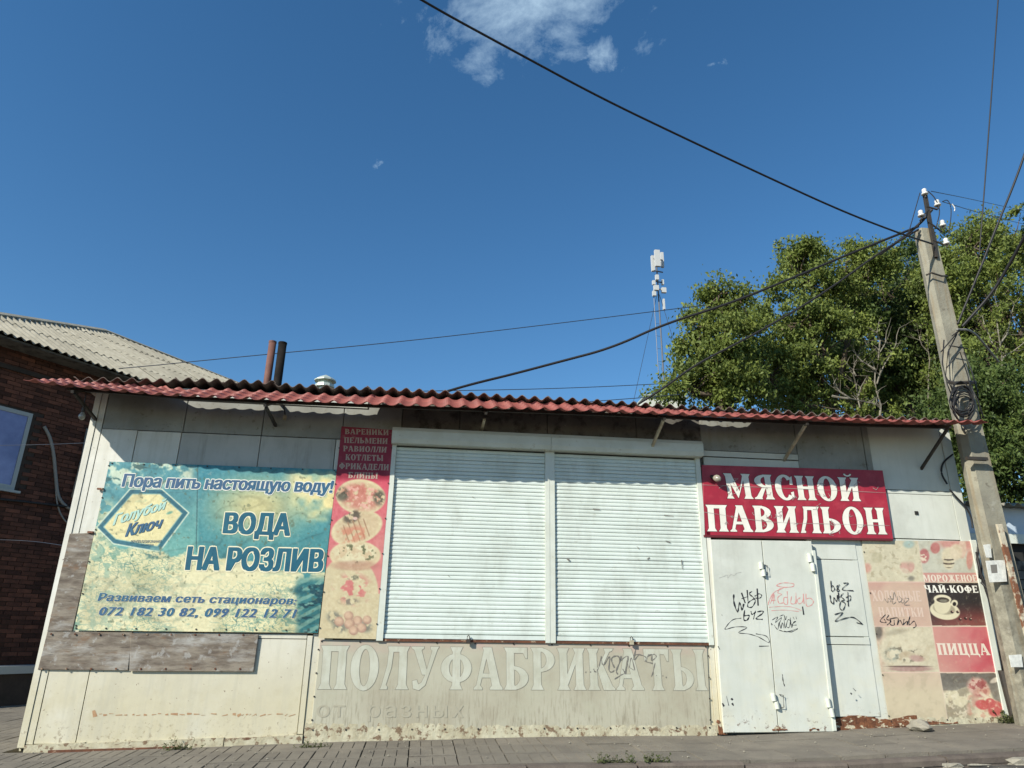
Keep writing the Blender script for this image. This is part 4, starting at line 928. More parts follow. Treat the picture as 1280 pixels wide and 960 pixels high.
# -- faded banner under the shutters
F_ = sign('faded_banner', 'long faded taupe banner with outlined white letters under the roller shutters', (640, 855))
MB().quadbox(pq((400, 799.5), (884, 806.5), (889, 911.5), (388, 915), y=-.012), .012).build('banner_sheet', M['fadedpanel'], F_)
serif('ПОЛУФАБРИКАТЫ', [(401.5, 807), (879.5, 812), (884.5, 863), (397, 861.5)], -.0135, M['palefill'], F_, outline=(M['greyoutline'], .004), gap=.035)
sans('от  разных', [(396.5, 881), (580, 881.5), (580, 903), (395, 902)], -.0132, M['faded2'], F_, bold=.012, space=1.2)
g2 = lambda pts: [(730+x/11.64, 800+y/11.64) for x, y in pts]
ribbons([g2([(190, 450), (225, 370), (250, 235), (265, 350), (300, 345), (370, 240), (360, 430), (400, 465), (440, 440)]), (1.8, g2([(440, 400), (395, 285), (440, 235), (500, 240), (520, 310), (470, 440), (490, 500)])), (1.8, g2([(540, 230), (530, 295), (640, 240), (600, 500)])),
         g2([(440, 570), (520, 520), (590, 480), (560, 420), (600, 480)]), g2([(660, 400), (690, 260), (740, 440)]), g2([(660, 400), (730, 440)]), g2([(750, 140), (720, 290), (790, 220)]), g2([(720, 220), (800, 210), (900, 250), (900, 310), (1000, 340)]),
         g2([(920, 240), (990, 210), (980, 300), (1050, 250), (1030, 210), (990, 215)]), g2([(1035, 330), (1010, 450), (980, 530)]), (1.8, g2([(20, 465), (30, 468)])), (1.8, g2([(90, 465), (105, 468)])), (1.8, g2([(140, 420), (160, 465), (180, 460)])), (1.8, g2([(1050, 515), (1060, 515)])), (1.8, g2([(1140, 520), (1150, 522)])), (2, g2([(1190, 540), (1200, 545)]))],
        1.4, -.0152, M['ink_grey'], F_, 'graffiti_tag', 'grey sprayed scrawl over the letters')
screws(edge((402, 801.5), (882, 808.5), 10)+edge((391, 912.5), (887, 909.5), 12)+edge((398, 812), (390, 900), 3)+edge((885.5, 820), (888, 900), 3), -.0135, F_, .010)

# -- cafe poster
Q_ = sign('cafe_poster', 'faded cafe poster grid with coffee cup, pizza and ice cream at the right end', (1170, 790))
def paint_cafe(U, V):
    f1 = fbm(U, V, 30, 12); f2 = fbm(U, V, 9, 13, 3); f3 = fbm(U, V, 5, 14, 3)
    dx = 1147+(V-676)*.168          # divider between the two columns
    I = np.zeros(U.shape+(3,))+np.array([216, 204, 172.]); left = U < dx; right = ~left
    def cell(c, a, b): return (c & (V >= a) & (V < b)).astype(float)
    # left 1: fruit and juice, bleached
    m = cell(left, 600, 727); I = put(I, m, (214, 208, 178)); I = put(I, m*ell(U, V, 1096, 697, 7, 7, 20, .2), (188, 182, 150)); I = put(I, m*ell(U, V, 1134, 708, 9, 9, 0, .15)*sm(V, 700, 706), (208, 158, 146)); I = put(I, m*ell(U, V, 1128, 720, 11, 10, 0, .1)*.6, (222, 216, 186))
    I = put(I, m*ell(U, V, 1136, 680, 7, 5, 0, .4)*.8, (140, 180, 182)); I = put(I, m*ell(U, V, 1084, 710, 5, 6, 0, .4), (205, 150, 135)); I = put(I, m*sm(f3, .66, .72)*.5, (150, 140, 112)); I = put(I, m*ell(U, V, 1139, 723, 4, 3, 0, .5), (120, 120, 110))
    # right 1: ice cream
    m = cell(right, 600, 716); I = put(I, m, (196, 200, 184)); I = put(I, m*ell(U, V, 1196, 676, 26, 13, 8, .3)*.9, (206, 130, 126)); 
    for cx, cy, rx, ry, col in ((1155, 695, 6.5, 9, (176, 92, 96)), (1169, 685, 6, 7, (180, 96, 96)), (1186, 695, 9, 11, (226, 216, 184)), (1203, 686, 5, 12, (222, 190, 172)), (1195, 690, 8, 10, (224, 210, 182)), (1212, 700, 4, 12, (205, 140, 130)), (1186, 706, 6.5, 6, (214, 206, 176))): I = put(I, m*ell(U, V, cx, cy, rx, ry, 0, .2), col)
    I = put(I, m*ell(U, V, 1155, 695, 5, 7, 0, .2)*sm(f3, .5, .56), (232, 214, 190)); I = put(I, m*ell(U, V, 1186, 703, 7, 7, 0, .15)*sm(np.sin((V+.02*(U-1186)**2)*1.25), .2, .6), (52, 44, 42)); I = put(I, m*sm(U, 1170, 1150)*sm(V, 700, 712)*.0, (0, 0, 0))
    m = cell(right, 716, 727.5); I = put(I, m, (204, 134, 128)); I = put(I, m*sm(V, 720, 728)*.4, (210, 160, 150))
    # left 2 pink
    m = cell(left, 727, 783); I = put(I, m, (208, 170, 152)); I = put(I, m*sm(V, 745, 728)*.5, (202, 140, 132)); I = put(I, m*sm(f1, .45, .7)*.5, (214, 190, 164))
    # right 2 coffee
    m = cell(right, 728.5, 782); I = put(I, m, (54, 48, 46)); I = put(I, m*ell(U, V, 1215, 786, 52, 20, 0, .8)*.9, (150, 72, 66)); I = put(I, m*sm(V, 768, 784)*.4, (120, 95, 84)); I = put(I, m*sm(f3, .64, .7)*.25, (110, 100, 90))
    I = put(I, m*ell(U, V, 1181, 763.5, 19, 11, 10, .06), (226, 216, 182)); I = put(I, m*ell(U, V, 1180, 761, 14, 7, 10, .12), (168, 158, 132)); 
    I = put(I, m*ell(U, V, 1193, 754, 4.2, 4.2, 0, .15), (226, 216, 184)); I = put(I, m*ell(U, V, 1193, 755, 2.3, 2.6, 0, .2), (40, 34, 32))
    I = put(I, m*ell(U, V, 1178, 756, 10.5, 11.5, 0, .08)*(V > 749), (222, 212, 178)); I = put(I, m*ell(U, V, 1178, 749, 11, 5.6, 4, .08), (230, 220, 188)); I = put(I, m*ell(U, V, 1178.5, 750, 8, 3.4, 4, .12), (70, 60, 50)); I = put(I, m*ell(U, V, 1179, 751, 5, 1.8, 4, .3), (130, 125, 108))
    for cx, cy in ((1190, 765), (1197, 765), (1200, 774), (1207, 773), (1213, 774)): I = put(I, m*ell(U, V, cx, cy, 2, 1.6, 30, .3), (52, 36, 32)); I = put(I, m*ell(U, V, cx+1, cy-.8, .8, .7, 0, .3), (215, 180, 160))
    # left 3 sandwich
    m = cell(left, 783, 840); I = put(I, m, (214, 206, 176)); I = put(I, m*(1-sm(U, 1100, 1112))*.7, (212, 180, 160)); I = put(I, m*ell(U, V, 1128, 812, 30, 22, 0, .1)*(V < 833)*.9, (222, 214, 184)); I = put(I, m*ell(U, V, 1116, 818, 10, 8, 0, .5)*sm(f3, .42, .55), (140, 150, 138)); I = put(I, m*ell(U, V, 1134, 822, 24, 7, 8, .4)*sm(f2, .5, .6), (196, 180, 150))
    I = put(I, m*ell(U, V, 1133, 818, 26, 9, 8, .3)*sm(f3, .6, .66), (112, 108, 92)); I = put(I, m*ell(U, V, 1146, 823, 9, 4, 8, .3), (186, 150, 140)); I = put(I, m*ell(U, V, 1138, 836, 27, 3.6, 0, .3), (168, 132, 126)); I = put(I, m*ell(U, V, 1136, 833, 27, 1.0, 0, .4), (90, 66, 62)); I = put(I, m*ell(U, V, 1120, 790, 14, 3, -10, .7)*.6, (150, 142, 122)); I = put(I, m*ell(U, V, 1098, 790, 5, 9, 0, .4), (90, 84, 78))
    # right 3 pizza word
    m = cell(right, 783.5, 840); I = put(I, m, (206, 128, 122)); I = put(I, m*sm(U, 1170, 1240), (192, 50, 72)); I = put(I, m*sm(f1, .45, .75)*.45, (214, 150, 140)); I = put(I, m*sm(V, 820, 842)*(1-sm(U, 1180, 1230))*.4, (212, 160, 146))
    # left 4
    m = cell(left, 840, 960); I = put(I, m, (212, 198, 166)); I = put(I, m*(1-sm(V, 842, 870))*.5, (210, 178, 160)); I = put(I, m*sm(f2, .55, .7)*.25, (170, 160, 130))
    # right 4 pizza slice
    m = cell(right, 841.5, 960); I = put(I, m, (82, 80, 76)); I = put(I, m*sm(V, 848, 866)*.5, (140, 138, 128))
    body = sm(V, 862-6*sm(U, 1190, 1215)+3*(f2-.5), 864-6*sm(U, 1190, 1215)+3*(f2-.5)+1)*(1-sm(U-.45*(V-860), 1234, 1238)); I = put(I, m*body, (220, 212, 178)); I = put(I, m*body*(1-sm(U, 1205, 1225))*sm(f2, .48, .6)*.8, (132, 124, 104)); I = put(I, m*body*(1-sm(U, 1205, 1225))*sm(f3, .6, .66)*.7, (236, 228, 200))
    tp = ell(U, V, 1223, 859, 14, 11, 30, .25); I = put(I, m*tp, (214, 170, 156)); I = put(I, m*tp*sm(f3, .5, .58), (150, 62, 66)); I = put(I, m*ell(U, V, 1244, 850, 7, 3, -25, .3), (205, 195, 180)); I = put(I, m*ell(U, V, 1219, 872, 4, 12, 10, .4)*.6, (196, 130, 118))
    I = put(I, m*body*sm(U, 1205, 1214)*sm(fbm(U, V, 6, 55, 3), .5, .6)*.6, (206, 140, 122))
    I = put(I, m*(1-sm(np.abs((V-868)-.55*(U-1228)+2*(f2-.5)), 1, 3))*sm(U, 1222, 1228)*.8, (228, 214, 184))
    for cx, cy, rx, ry in ((1228, 881, 9, 6), (1244, 886, 9, 10), (1238, 877, 6, 4)): I = put(I, m*ell(U, V, cx, cy, rx, ry, 15, .2), (196, 66, 70)); I = put(I, m*ell(U, V, cx, cy, rx*.6, ry*.6, 15, .3)*sm(f3, .5, .6), (226, 160, 140))
    pm_ = (cell(left, 600, 727)+cell(right, 600, 716)+cell(left, 783, 840)+cell(right, 841.5, 960))[..., None]; I = I+pm_*((fbm(U, V, 3.2, 93, 3)-.5)*34)[..., None]; I = I-pm_*(sm(fbm(U, V, 7, 95, 3), .6, .68)*12)[..., None]*np.array([.6, .9, 1.])
    tone = np.array([206, 190, 164.]); dark_ = cell(right, 728.5, 782)[..., None]
    I = I*(1-.28*(1-dark_))+tone*.28*(1-dark_)
    # seams
    for a in (727.6, 783, 840.6): I = put(I, (1-sm(np.abs(V-a), .3, .9))*.8, (226, 196, 178))
    I = put(I, (1-sm(np.abs(U-dx), .3, .9))*.6, (224, 204, 182))
    I = I*(1-.05*f2)[..., None]
    return I
printed('printed_sheet', [(1077, 675.5), (1213, 676.5), (1256, 898), (1112, 903.5)], 260, 420, paint_cafe, -.012, Q_, wrinkle=.001)
yq = -.0135
serif('МОРОЖЕНОЕ', [(1153, 718.5), (1220.5, 718.5), (1222.5, 727), (1154.5, 727)], yq, M['pinkpale'], Q_)
serif('ЧАЙ·КОФЕ', [(1154, 731.5), (1221.5, 732), (1223.5, 741), (1156.5, 740.5)], yq, M['signink'], Q_)
serif('ХОЛОДНЫЕ', [(1088, 738), (1150, 738.5), (1152.5, 752), (1091, 751.5)], yq, M['faint3'], Q_)
serif('НАПИТКИ', [(1097, 759), (1153.5, 759.5), (1155.5, 771), (1099.5, 771)], yq, M['faint3'], Q_)
serif('ПИЦЦА', [(1170, 804), (1234.5, 804.5), (1238.5, 819), (1173, 818.5)], yq, M['pinkpale'], Q_)
g3 = lambda pts: [(1080+x/8, 670+y/8) for x, y in pts]
ribbons([g3([(205, 625), (235, 665), (245, 620), (270, 660), (265, 600)]), g3([(250, 590), (290, 640), (300, 560), (320, 620)]), g3([(285, 620), (290, 680), (320, 660)]), g3([(330, 600), (345, 660), (380, 640), (350, 600)]), g3([(385, 625), (370, 660), (400, 665), (400, 620)]), g3([(410, 620), (450, 630), (400, 685), (460, 690)])], .8, -.0148, M['ink_grey'], Q_, 'graffiti_tag', 'small grey tag on the pink field')
ribbons([g3([(215, 785), (160, 850), (220, 865), (200, 830)]), g3([(250, 790), (225, 830), (270, 850), (230, 890)]), g3([(270, 820), (260, 880), (300, 890), (300, 840)]), g3([(250, 830), (340, 820), (330, 890), (360, 840), (385, 890), (400, 830)]), g3([(390, 890), (430, 850), (430, 890), (460, 800), (450, 890), (500, 850), (520, 900), (490, 920)])], 1.1, -.0148, M['ink'], Q_, 'graffiti_tag', 'black tag on the pink field')
screws(edge((1080, 690), (1111, 895), 4)+edge((1114, 902), (1254, 897.5), 4), -.014, Q_)
MB().quadbox(pq((1213.5, 675), (1220, 675), (1263, 895), (1256.5, 897), y=-.03), .03).build('edge_strip', M['rail'], Q_)

ribbons([(2.6, [(528, 796), (533, 800)]), (2.2, [(709, 698), (712, 701)]), (1.6, [(812, 697), (809, 699)]), (1.2, [(560, 719), (562, 721)]), (1.2, [(590, 621), (593, 622)]), (1.2, [(796, 683), (799, 686)]), (1.4, [(832, 676), (838, 678)]), (1.0, [(741, 636), (750, 637)]), (1.0, [(830, 644), (842, 645)]), (1.4, [(852, 700), (853, 712)])], 1.2, -.027, M['ink_grey'], K, 'scuff_marks')
ribbons([(2.2, [(903, 879), (905, 883)]), (2.4, [(914, 873), (916, 875)]), (2.4, [(915, 879), (917, 882)]), (1.2, [(978, 843), (979, 852), (981, 858)]), (1.0, [(908, 870), (911, 882)]), (.8, [(1066, 860), (1070, 864)]), (1.6, [(1063, 866), (1065, 868)])], 1.2, yg, M['ink'], K, 'scuff_marks')

# padlocks at the shutters' feet
for u, v, lab in ((585.5, 799, 'small dark padlock at the foot of the left shutter'), (789.5, 800.5, 'small brass padlock at the foot of the right shutter')):
    c = W(u, v, -.055); k = empty('padlock', lab, 'padlock', c, 'padlocks on the shutters')
    MB().box(c[0]-.022, c[0]+.022, c[1]-.012, c[1]+.012, c[2]-.045, c[2]+.002).build('lock_body', M['blacksteel' if u < 700 else 'palesteel'], k)
    MB().tube([c+np.array([-.014, 0, 0]), c+np.array([-.012, 0, .03]), c+np.array([0, 0, .042]), c+np.array([.012, 0, .03]), c+np.array([.014, 0, 0])], .005, 6).build('shackle', M['blacksteel'], k)
# little fixings on the left wall
for u, v in ((122, 611), (110, 665)):
    c = W(u, v, -.02); MB().bar(c, c+np.array([.07, -.03, -.005]), .02, .02).build('wall_hook', M['rust'], K)
c = W(1146, 641, -.012); MB().box(c[0]-.022, c[0]+.022, c[1], c[1]+.02, c[2]-.022, c[2]+.022).build('vent_hole', M['dark'], K)

# ================================================================ BRICK HOUSE
AZ = math.radians(36.0); RA = math.radians(30)
he = np.array([math.sin(AZ), math.cos(AZ), 0]); hn = np.array([he[1], -he[0], 0]); hz_ = np.array([0, 0, 1.0])
rdir = ray(0, 418); E0 = CAM+rdir/math.hypot(rdir[0], rdir[1])*14.5
upv = -hn*math.cos(RA)+hz_*math.sin(RA); rn = np.cross(he, upv); rn = rn if rn[2] > 0 else -rn
Wp = E0-hn*.55; Wp[2] = 0                      # a point on the wall plane
H = empty('brick_house', 'dark red brick house with a pale wavy slate hip roof, left behind the kiosk', 'house', (Wp[0], Wp[1], -.2))
ze = E0[2]-.02
def hp(s, d, z): return Wp+he*s+hn*d+hz_*z
mb = MB(); s0, s1 = -.75, 11
c8 = [hp(s0, 0, -.3), hp(s1, 0, -.3), hp(s1, -7, -.3), hp(s0, -7, -.3), hp(s0, 0, ze+.22), hp(s1, 0, ze+.22), hp(s1, -7, ze+.22), hp(s0, -7, ze+.22)]
mb.add(c8, [(0, 1, 5, 4), (1, 2, 6, 5), (2, 3, 7, 6), (3, 0, 4, 7)]); mb.build('wall', M['mortar'], H)
hw = [x for x in H.children if x.name == 'wall' or x.name.startswith('wall')][0]
# window
q = [WP(u, v, Wp, hn) for u, v in ((-30, 505), (40, 517.5), (17, 613), (-75, 606))]
st = [((p-Wp)@he, p[2]) for p in q]
wz1, wz0 = (st[1][1]), (st[2][1]); ws1 = (st[1][0]+st[2][0])/2; ws0 = ws1-1.5
Wn = empty('x', 'x', 'x'); COL.objects.unlink(Wn); bpy.data.objects.remove(Wn)
def hbox(a, b, d0, d1, z0, z1): 
    mb = MB(); vs = [hp(s, d, z) for z in (z0, z1) for s, d in ((a, d0), (b, d0), (b, d1), (a, d1))]
    return mb.add(vs, [(0, 3, 2, 1), (4, 5, 6, 7), (0, 1, 5, 4), (1, 2, 6, 5), (2, 3, 7, 6), (3, 0, 4, 7)])
mb = MB()
for a, b, z0, z1 in ((ws0, ws1, wz1-.07, wz1), (ws0, ws1, wz0, wz0+.08), (ws0, ws0+.07, wz0+.08, wz1-.07), (ws1-.07, ws1, wz0+.08, wz1-.07), ((ws0+ws1)/2-.03, (ws0+ws1)/2+.03, wz0+.08, wz1-.07)):
    t = hbox(a, b, -.05, .03, z0, z1); mb.add(t.v, t.f)
win = mb.build('window', M['frame'], H)
hbox(ws0+.07, (ws0+ws1)/2-.03, -.02, .012, wz0+.08, wz1-.07).build('pane', M['glass'], win); hbox((ws0+ws1)/2+.03, ws1-.07, -.02, .012, wz0+.08, wz1-.07).build('pane', M['glass'], win)
hbox(ws0-.08, ws1+.08, -.02, .10, wz0-.05, wz0-.01).build('sill', M['frame'], win)
# bricks: stretcher bond; the 300 nearest in view are single parts, the rest one joined part
def pxof(P):
    v = P-CAM; w_ = v@FW; return 640+FPX*(v@RT)/w_, 480-FPX*(v@UP)/w_
bm_ = MB().box(-.1225, .1225, -.02, .012, -.0325, .0325).build('brick', M['brick']); bme = bm_.data; bpy.data.objects.remove(bm_)
cand = []; rest = MB(); zc0 = -.2; row = 0
while zc0 < ze+.1:
    for i in range(-3, 44):
        s = s0+.13+i*.255+(.1275 if row % 2 else 0)
        if s < s0+.12 or s > s1-.2: continue
        z = zc0+.0325
        if ws0-.1 < s < ws1+.1 and wz0-.03 < z < wz1+.02: continue
        cand.append((s, z))
    zc0 += .075; row += 1
vis = []
for s, z in cand:
    P_ = hp(s, .0, z); u, v = pxof(P_); lim = 118-(v-515)*.227
    if 0 <= u < lim-3 and 440 < v < 822: vis.append((np.linalg.norm(P_-CAM), s, z))
vis.sort(); single = set((s, z) for _, s, z in vis[:300])
bproj = np.array(wloc(hw))
for s, z in cand:
    P_ = hp(s, rnd.uniform(-.002, .004), z)
    if (s, z) in single:
        o = bpy.data.objects.new('brick', bme); COL.objects.link(o); o.parent = hw; o.location = Vector(P_-bproj); o.rotation_euler = (0, 0, math.pi/2-AZ)
    else:
        if s > 7: continue
        t = hbox(s-.1225, s+.1225, -.005+rnd.uniform(-.002, .004), .012+rnd.uniform(-.002, .004), z-.0325, z+.0325); rest.add(t.v, t.f)
rest.build('brickwork', M['brick'], hw, stuff=True, fixn=False)
# eave board and ledge
hbox(s0-.5, s1, .0, .5, ze+.01, ze+.04).build('eave_board', M['board_dark'], H)
hbox(s0, s1, .03, .07, ze-.38, ze-.30).build('cornice', M['mortar'], H)
# slate roof, clipped along hip and ridge
def rp(u, v):
    P_ = WP(u, v, E0, rn); return (P_-E0)@he, (P_-E0)@upv
hipA, hipB, rdB = rp(0, 397), rp(130, 416), rp(290, 478)
rf = MB(); rf.add([E0+he*-1.3-rn*.03, E0+he*12-rn*.03, E0+he*12+upv*4.9-rn*.03, E0+he*(hipB[0])+upv*4.9-rn*.03], [(0, 1, 2, 3)])
roof = rf.build('roof', M['board_dark'], H)
hd = np.array(hipB)-np.array(hipA); rd = np.array(rdB)-np.array(hipB)
def P2(s, t): return E0+he*s+upv*t
hip_n = he*(-hd[1])+upv*hd[0]; ridge_n = he*(-rd[1])+upv*rd[0]
for r in range(5):
    for i in range(13):
        a = -2.4+i*1.12; t0 = -.02+r*1.22
        o = wavy('slate_sheet', M['houseslate'], roof, P2(a, t0)+rn*(.05+rnd.uniform(0, .012)), he, upv-rn*.012, rn, 1.14, 1.36, .157, .026, spw=8, nl=1, jag=0)
        bm = bmesh.new(); bm.from_mesh(o.data); off = np.array(wloc(roof))
        for base, nn in ((P2(*hipA), hip_n), (P2(*hipB), ridge_n)):
            bmesh.ops.bisect_plane(bm, geom=bm.verts[:]+bm.edges[:]+bm.faces[:], plane_co=Vector(base-off), plane_no=Vector(nn), clear_outer=True)
        if len(bm.faces) == 0: bm.free(); bpy.data.objects.remove(o); continue
        bm.to_mesh(o.data); bm.free()
hA = P2(*(np.array(hipA)-hd/np.linalg.norm(hd)*3))+rn*.08; hB = P2(*hipB)+rn*.08; rB = P2(*(np.array(hipB)+rd/np.linalg.norm(rd)*7))+rn*.05
MB().bar(hA, hB, .13, .03, up=rn).build('hip_cap', M['houseslate'], roof)
MB().bar(hB, rB, .16, .03, up=rn).build('ridge_cap', M['houseslate'], roof)
# back slopes so that the roof is solid from the side
bk = -hn*7; MB().add([P2(*hipB), P2(hipB[0]+8, hipB[1]-.1), E0+bk+he*12, E0+bk+he*-1.3, E0+he*-1.3-rn*.02, P2(*hipB)], [(0, 1, 2, 3), (3, 4, 5)]).build('back_slope', M['houseslate'], roof)
# grey ledge along the foot of the house
a = WP(0, 822, Wp+hn*.8, hn)
ledge = empty('concrete_ledge', 'low grey concrete ledge at the foot of the brick house', 'ledge', hp(2, .6, -.2))
hbox(s0-.6, 9, .35, .75, .30, .42).build('ledge_slab', M['frame'], ledge); hbox(s0-.6, 9, .40, .70, -.3, .30).build('ledge_wall', M['mortar'], ledge)

# things hung on the brick wall
def wire(pts, r, m, label, name='overhead_wire', cat='wire', group=None, n=6, sm_=True):
    p = [np.array(q, float) for q in pts]
    if sm_ and len(p) > 2:
        for _ in range(3):
            o = [p[0]]
            for i in range(len(p)-1): o += [p[i]*.75+p[i+1]*.25, p[i]*.25+p[i+1]*.75]
            o.append(p[-1]); p = o
    base = p[0]; e = MB().tube([q-base for q in p], r, n)
    o = e.build(name, M[m], smooth=True); o.location = tuple(base); return tag(o, label, cat, group)
hwp = lambda u, v, d=.05: WP(u, v, Wp+hn*d, hn)
wire([hwp(55, 533), hwp(62, 545), hwp(67, 565), hwp(70, 600), hwp(72, 620), hwp(80, 632), hwp(92, 638)], .030, 'cable_grey', 'thick grey cable curving down the brick wall', 'wall_cable', 'cable')
wire([hwp(70, 600), hwp(70, 625), hwp(76, 645), hwp(88, 658)], .014, 'cable_grey', 'thin grey cable looping low beside the thick one on the brick wall', 'wall_cable', 'cable')
wire([hwp(110, 536), hwp(104, 570), hwp(91, 622)], .035, 'cable_grey', 'straight grey conduit pipe down the brick wall beside the kiosk corner', 'conduit', 'pipe', sm_=False)
wire([hwp(-20, 622, .06), hwp(30, 627, .06), hwp(80, 633, .06), hwp(100, 634, .06)], .022, 'cable', 'dark cable running level along the brick wall below the window', 'wall_cable', 'cable')
wire([W(-20, 557, .9), W(50, 556, .9), W(110, 553.5, .3)], .003, 'wire', 'thin wire across the brick house window to the kiosk corner', group=None)
wire([W(-20, 674, .9), W(40, 676, .9), W(80, 682, .3)], .003, 'wire', 'thin wire low across the brick wall to the kiosk corner')

# ================================================================ UTILITY POLE
yp = -.30; xp = 7.05
PL = empty('utility_pole', 'grey concrete utility pole with insulators rising past the kiosk\'s right end', 'utility pole', (xp, yp, zg(7)-.1))
def pw(z): return .185-.0105*z*1.0       # half width
pb, pt = .0, 6.62
mb = MB(); r0, r1 = [], []
for z, rr_ in ((zg(7)-.3, r0), (pt, r1)):
    h = np.interp(z, [0, 2.75, 6.6], [.195, .168, .130]); d = h*.62; c = h*.25
    xo = xp+np.interp(z, [0, 2.75, 5.83, 6.7], [.0, -.045, -.055, -.095])
    for sx_, sy_ in ((-1, 0), (-.75, -1), (.75, -1), (1, 0), (.8, 1), (-.8, 1)): rr_.append((xo+sx_*h, yp+sy_*d, z))
n = 6; mb.add(r0+r1, [(i, (i+1) % n, n+(i+1) % n, n+i) for i in range(n)]+[tuple(range(n, 2*n))]); mb.build('shaft', M['concrete'], PL)
# chamfered recess strip on the front face
def pole_pt(u, v, dy=-.16): return W(u, v, yp+dy)
for v0, du in ((345, 13), (478, 17)):
    uc = np.interp(v0, [275, 350, 620, 850], [1151, 1172, 1235, 1283])
    pts = [pole_pt(uc-du, v0-1, -.10), pole_pt(uc-du*.5, v0+(-4 if v0 < 400 else 1), -.15), pole_pt(uc+du*.5, v0, -.15), pole_pt(uc+du, v0, -.08)]
    MB().tube(pts, .012 if v0 < 400 else .025, 6).build('clamp_band', M['blacksteel'], PL)
MB().box(xp-.33, xp-.05, yp-.21, yp-.16, W(1220, 575, yp-.16)[2]-.01, W(1220, 575, yp-.16)[2]+.03).build('clamp_band', M['blacksteel'], PL)
sp = [W(1156, 243, yp-.1), W(1160, 280, yp-.1), W(1170, 322, yp-.1)]
MB().bar(sp[0], sp[2], .045, .045).build('steel_bracket', M['blacksteel'], PL)
def insul(u, v, s=.85):
    c = W(u, v, yp-.13)
    o = MB().lathe([(.035*s, -.055*s), (.056*s, -.05*s), (.050*s, -.02*s), (.030*s, -.005*s), (.040*s, .02*s), (.036*s, .05*s), (.018*s, .065*s)], c, n=12).build('insulator', M['ceramic'], PL, smooth=True)
    MB().tube([c-np.array([0, 0, .05*s]), c-np.array([.0, 0, .11*s])], .012, 6).build('pin', M['blacksteel'], o)
    return c
ins = [insul(1155.5, 240), insul(1171.5, 254), insul(1178, 279.5), insul(1182.5, 302), insul(1151, 267)]
for a, b in (((1158, 258), (1172, 262)), ((1160, 277), (1178, 290)), ((1160, 262), (1150, 276)), ((1166, 300), (1180, 306))):
    MB().bar(W(*a, yp-.12), W(*b, yp-.12), .018, .018).build('cross_arm', M['blacksteel'], PL)
# notices and rusty angle post
for px, nm in (([(1232, 701), (1256, 700), (1259, 727), (1237, 728)], 'large white paper notice on the pole'), ([(1261, 819), (1277, 818), (1279, 834), (1264, 834)], 'small pale blue notice low on the pole'), ([(1229, 681), (1238, 680), (1240, 697), (1233, 697)], 'torn grey notice above the large one on the pole')):
    q = pq(*px, y=yp-.143); o = tag(MB().quadbox(q, .003).build('paper_notice', M['paper']), nm, 'notice')
    if 'large' in nm and 'above' not in nm:
        MB().quadbox(pq((1238, 706), (1246, 705.5), (1247, 716), (1239.5, 716.5), y=yp-.1445), .001).build('printed_picture', M['ink_grey'], o)
tag(MB().quadbox(pq((1246.5, 655), (1253, 655), (1290, 800), (1284, 800), y=yp-.2), .03).build('rusty_post', M['rustpost']), 'rusty flaking angle-iron post standing against the utility pole', 'post')
tag(MB().tube([W(1254, 838, -.08), W(1272, 908, -.08)], .06, 10).build('black_pipe', M['blacksteel']), 'black pipe stub between the cafe poster and the utility pole', 'pipe')

# cables ------------------------------------------------------------------
def px3(lst, y0, y1):
    n = len(lst)-1; return [W(u, v, y0+(y1-y0)*i/n) for i, (u, v) in enumerate(lst)]
wire(px3([(440, -55), (525, 0), (650, 68), (750, 122), (850, 170), (950, 217), (1050, 263), (1125, 292), (1166, 305)], -3.6, yp-.15), .0125, 'cable', 'black cable crossing the whole sky from the upper middle to the pole top')
wire([W(u, v, y) for u, v, y in ((556, 490, -.05), (590, 480, .0), (640, 468, .1), (700, 452, .1), (765, 435, .0), (830, 405, -.1), (905, 382, -.2), (980, 352, -.25), (1060, 318, -.3), (1148, 283, yp-.1))], .017, 'cable', 'thick black cable swinging from the kiosk roof up to the pole')
wire([W(u, v, y) for u, v, y in ((798, 505, .05), (830, 485, .0), (870, 455, .0), (930, 425, -.1), (1000, 385, -.15), (1050, 352, -.2), (1100, 315, -.3), (1148, 287, yp-.1))], .015, 'cable', 'lower black cable from the kiosk roof past the tree to the pole')
wire([W(u, v, y) for u, v, y in ((1100, 318, -.2), (1125, 300, -.25), (1150, 280, -.3), (1165, 262, yp-.12))], .02, 'cable', 'short cable tail bound at the top of the pole')
wire([W(u, v, 6.) for u, v in ((-20, 474), (60, 467), (150, 461), (300, 446), (500, 427.5), (700, 404), (880, 381.5))], .009, 'wire', 'thin wire low across the sky from the brick house to the tree')
wire([W(u, v, 9.) for u, v in ((520, 489), (700, 486), (860, 478))], .010, 'wire', 'thin level wire just over the kiosk roof, upper of two')
wire([W(u, v, 5.) for u, v in ((690, 505), (780, 499), (850, 493))], .008, 'wire', 'thin level wire just over the kiosk roof, lower of two')
wire(px3([(1249, -20), (1240, 110), (1231, 230), (1224, 320)], -.8, yp), .010, 'cable', 'thin wire dropping steeply from the top edge right of the pole')
wire(px3([(1290, 165), (1271, 222), (1245, 285), (1225, 337), (1197, 405)], -1.2, yp-.1), .016, 'cable', 'black cable falling from the right edge to the pole\'s middle, left of the two')
wire(px3([(1295, 270), (1280, 297), (1262, 330), (1241, 366), (1203, 408)], -1.6, yp-.1), .020, 'cable', 'thick black cable falling from the right edge to the pole\'s middle, right of the two')
for a, b, c_, l in (((1164, 239), (1210, 248), (1300, 268), 'upper thin wire leaving the topmost insulator to the right'), ((1178, 252), (1230, 268), (1300, 285), 'lower thin wire leaving the second insulator to the right')):
    wire([W(*a, yp-.13), W(*b, 3.), W(*c_, 8.)], .006, 'wire', l)
wire([W(1150, 241, yp-.14), W(1144, 262, yp-.14), W(1136, 290, yp-.14)], .006, 'cable', 'thin jumper wire hanging left of the pole top')
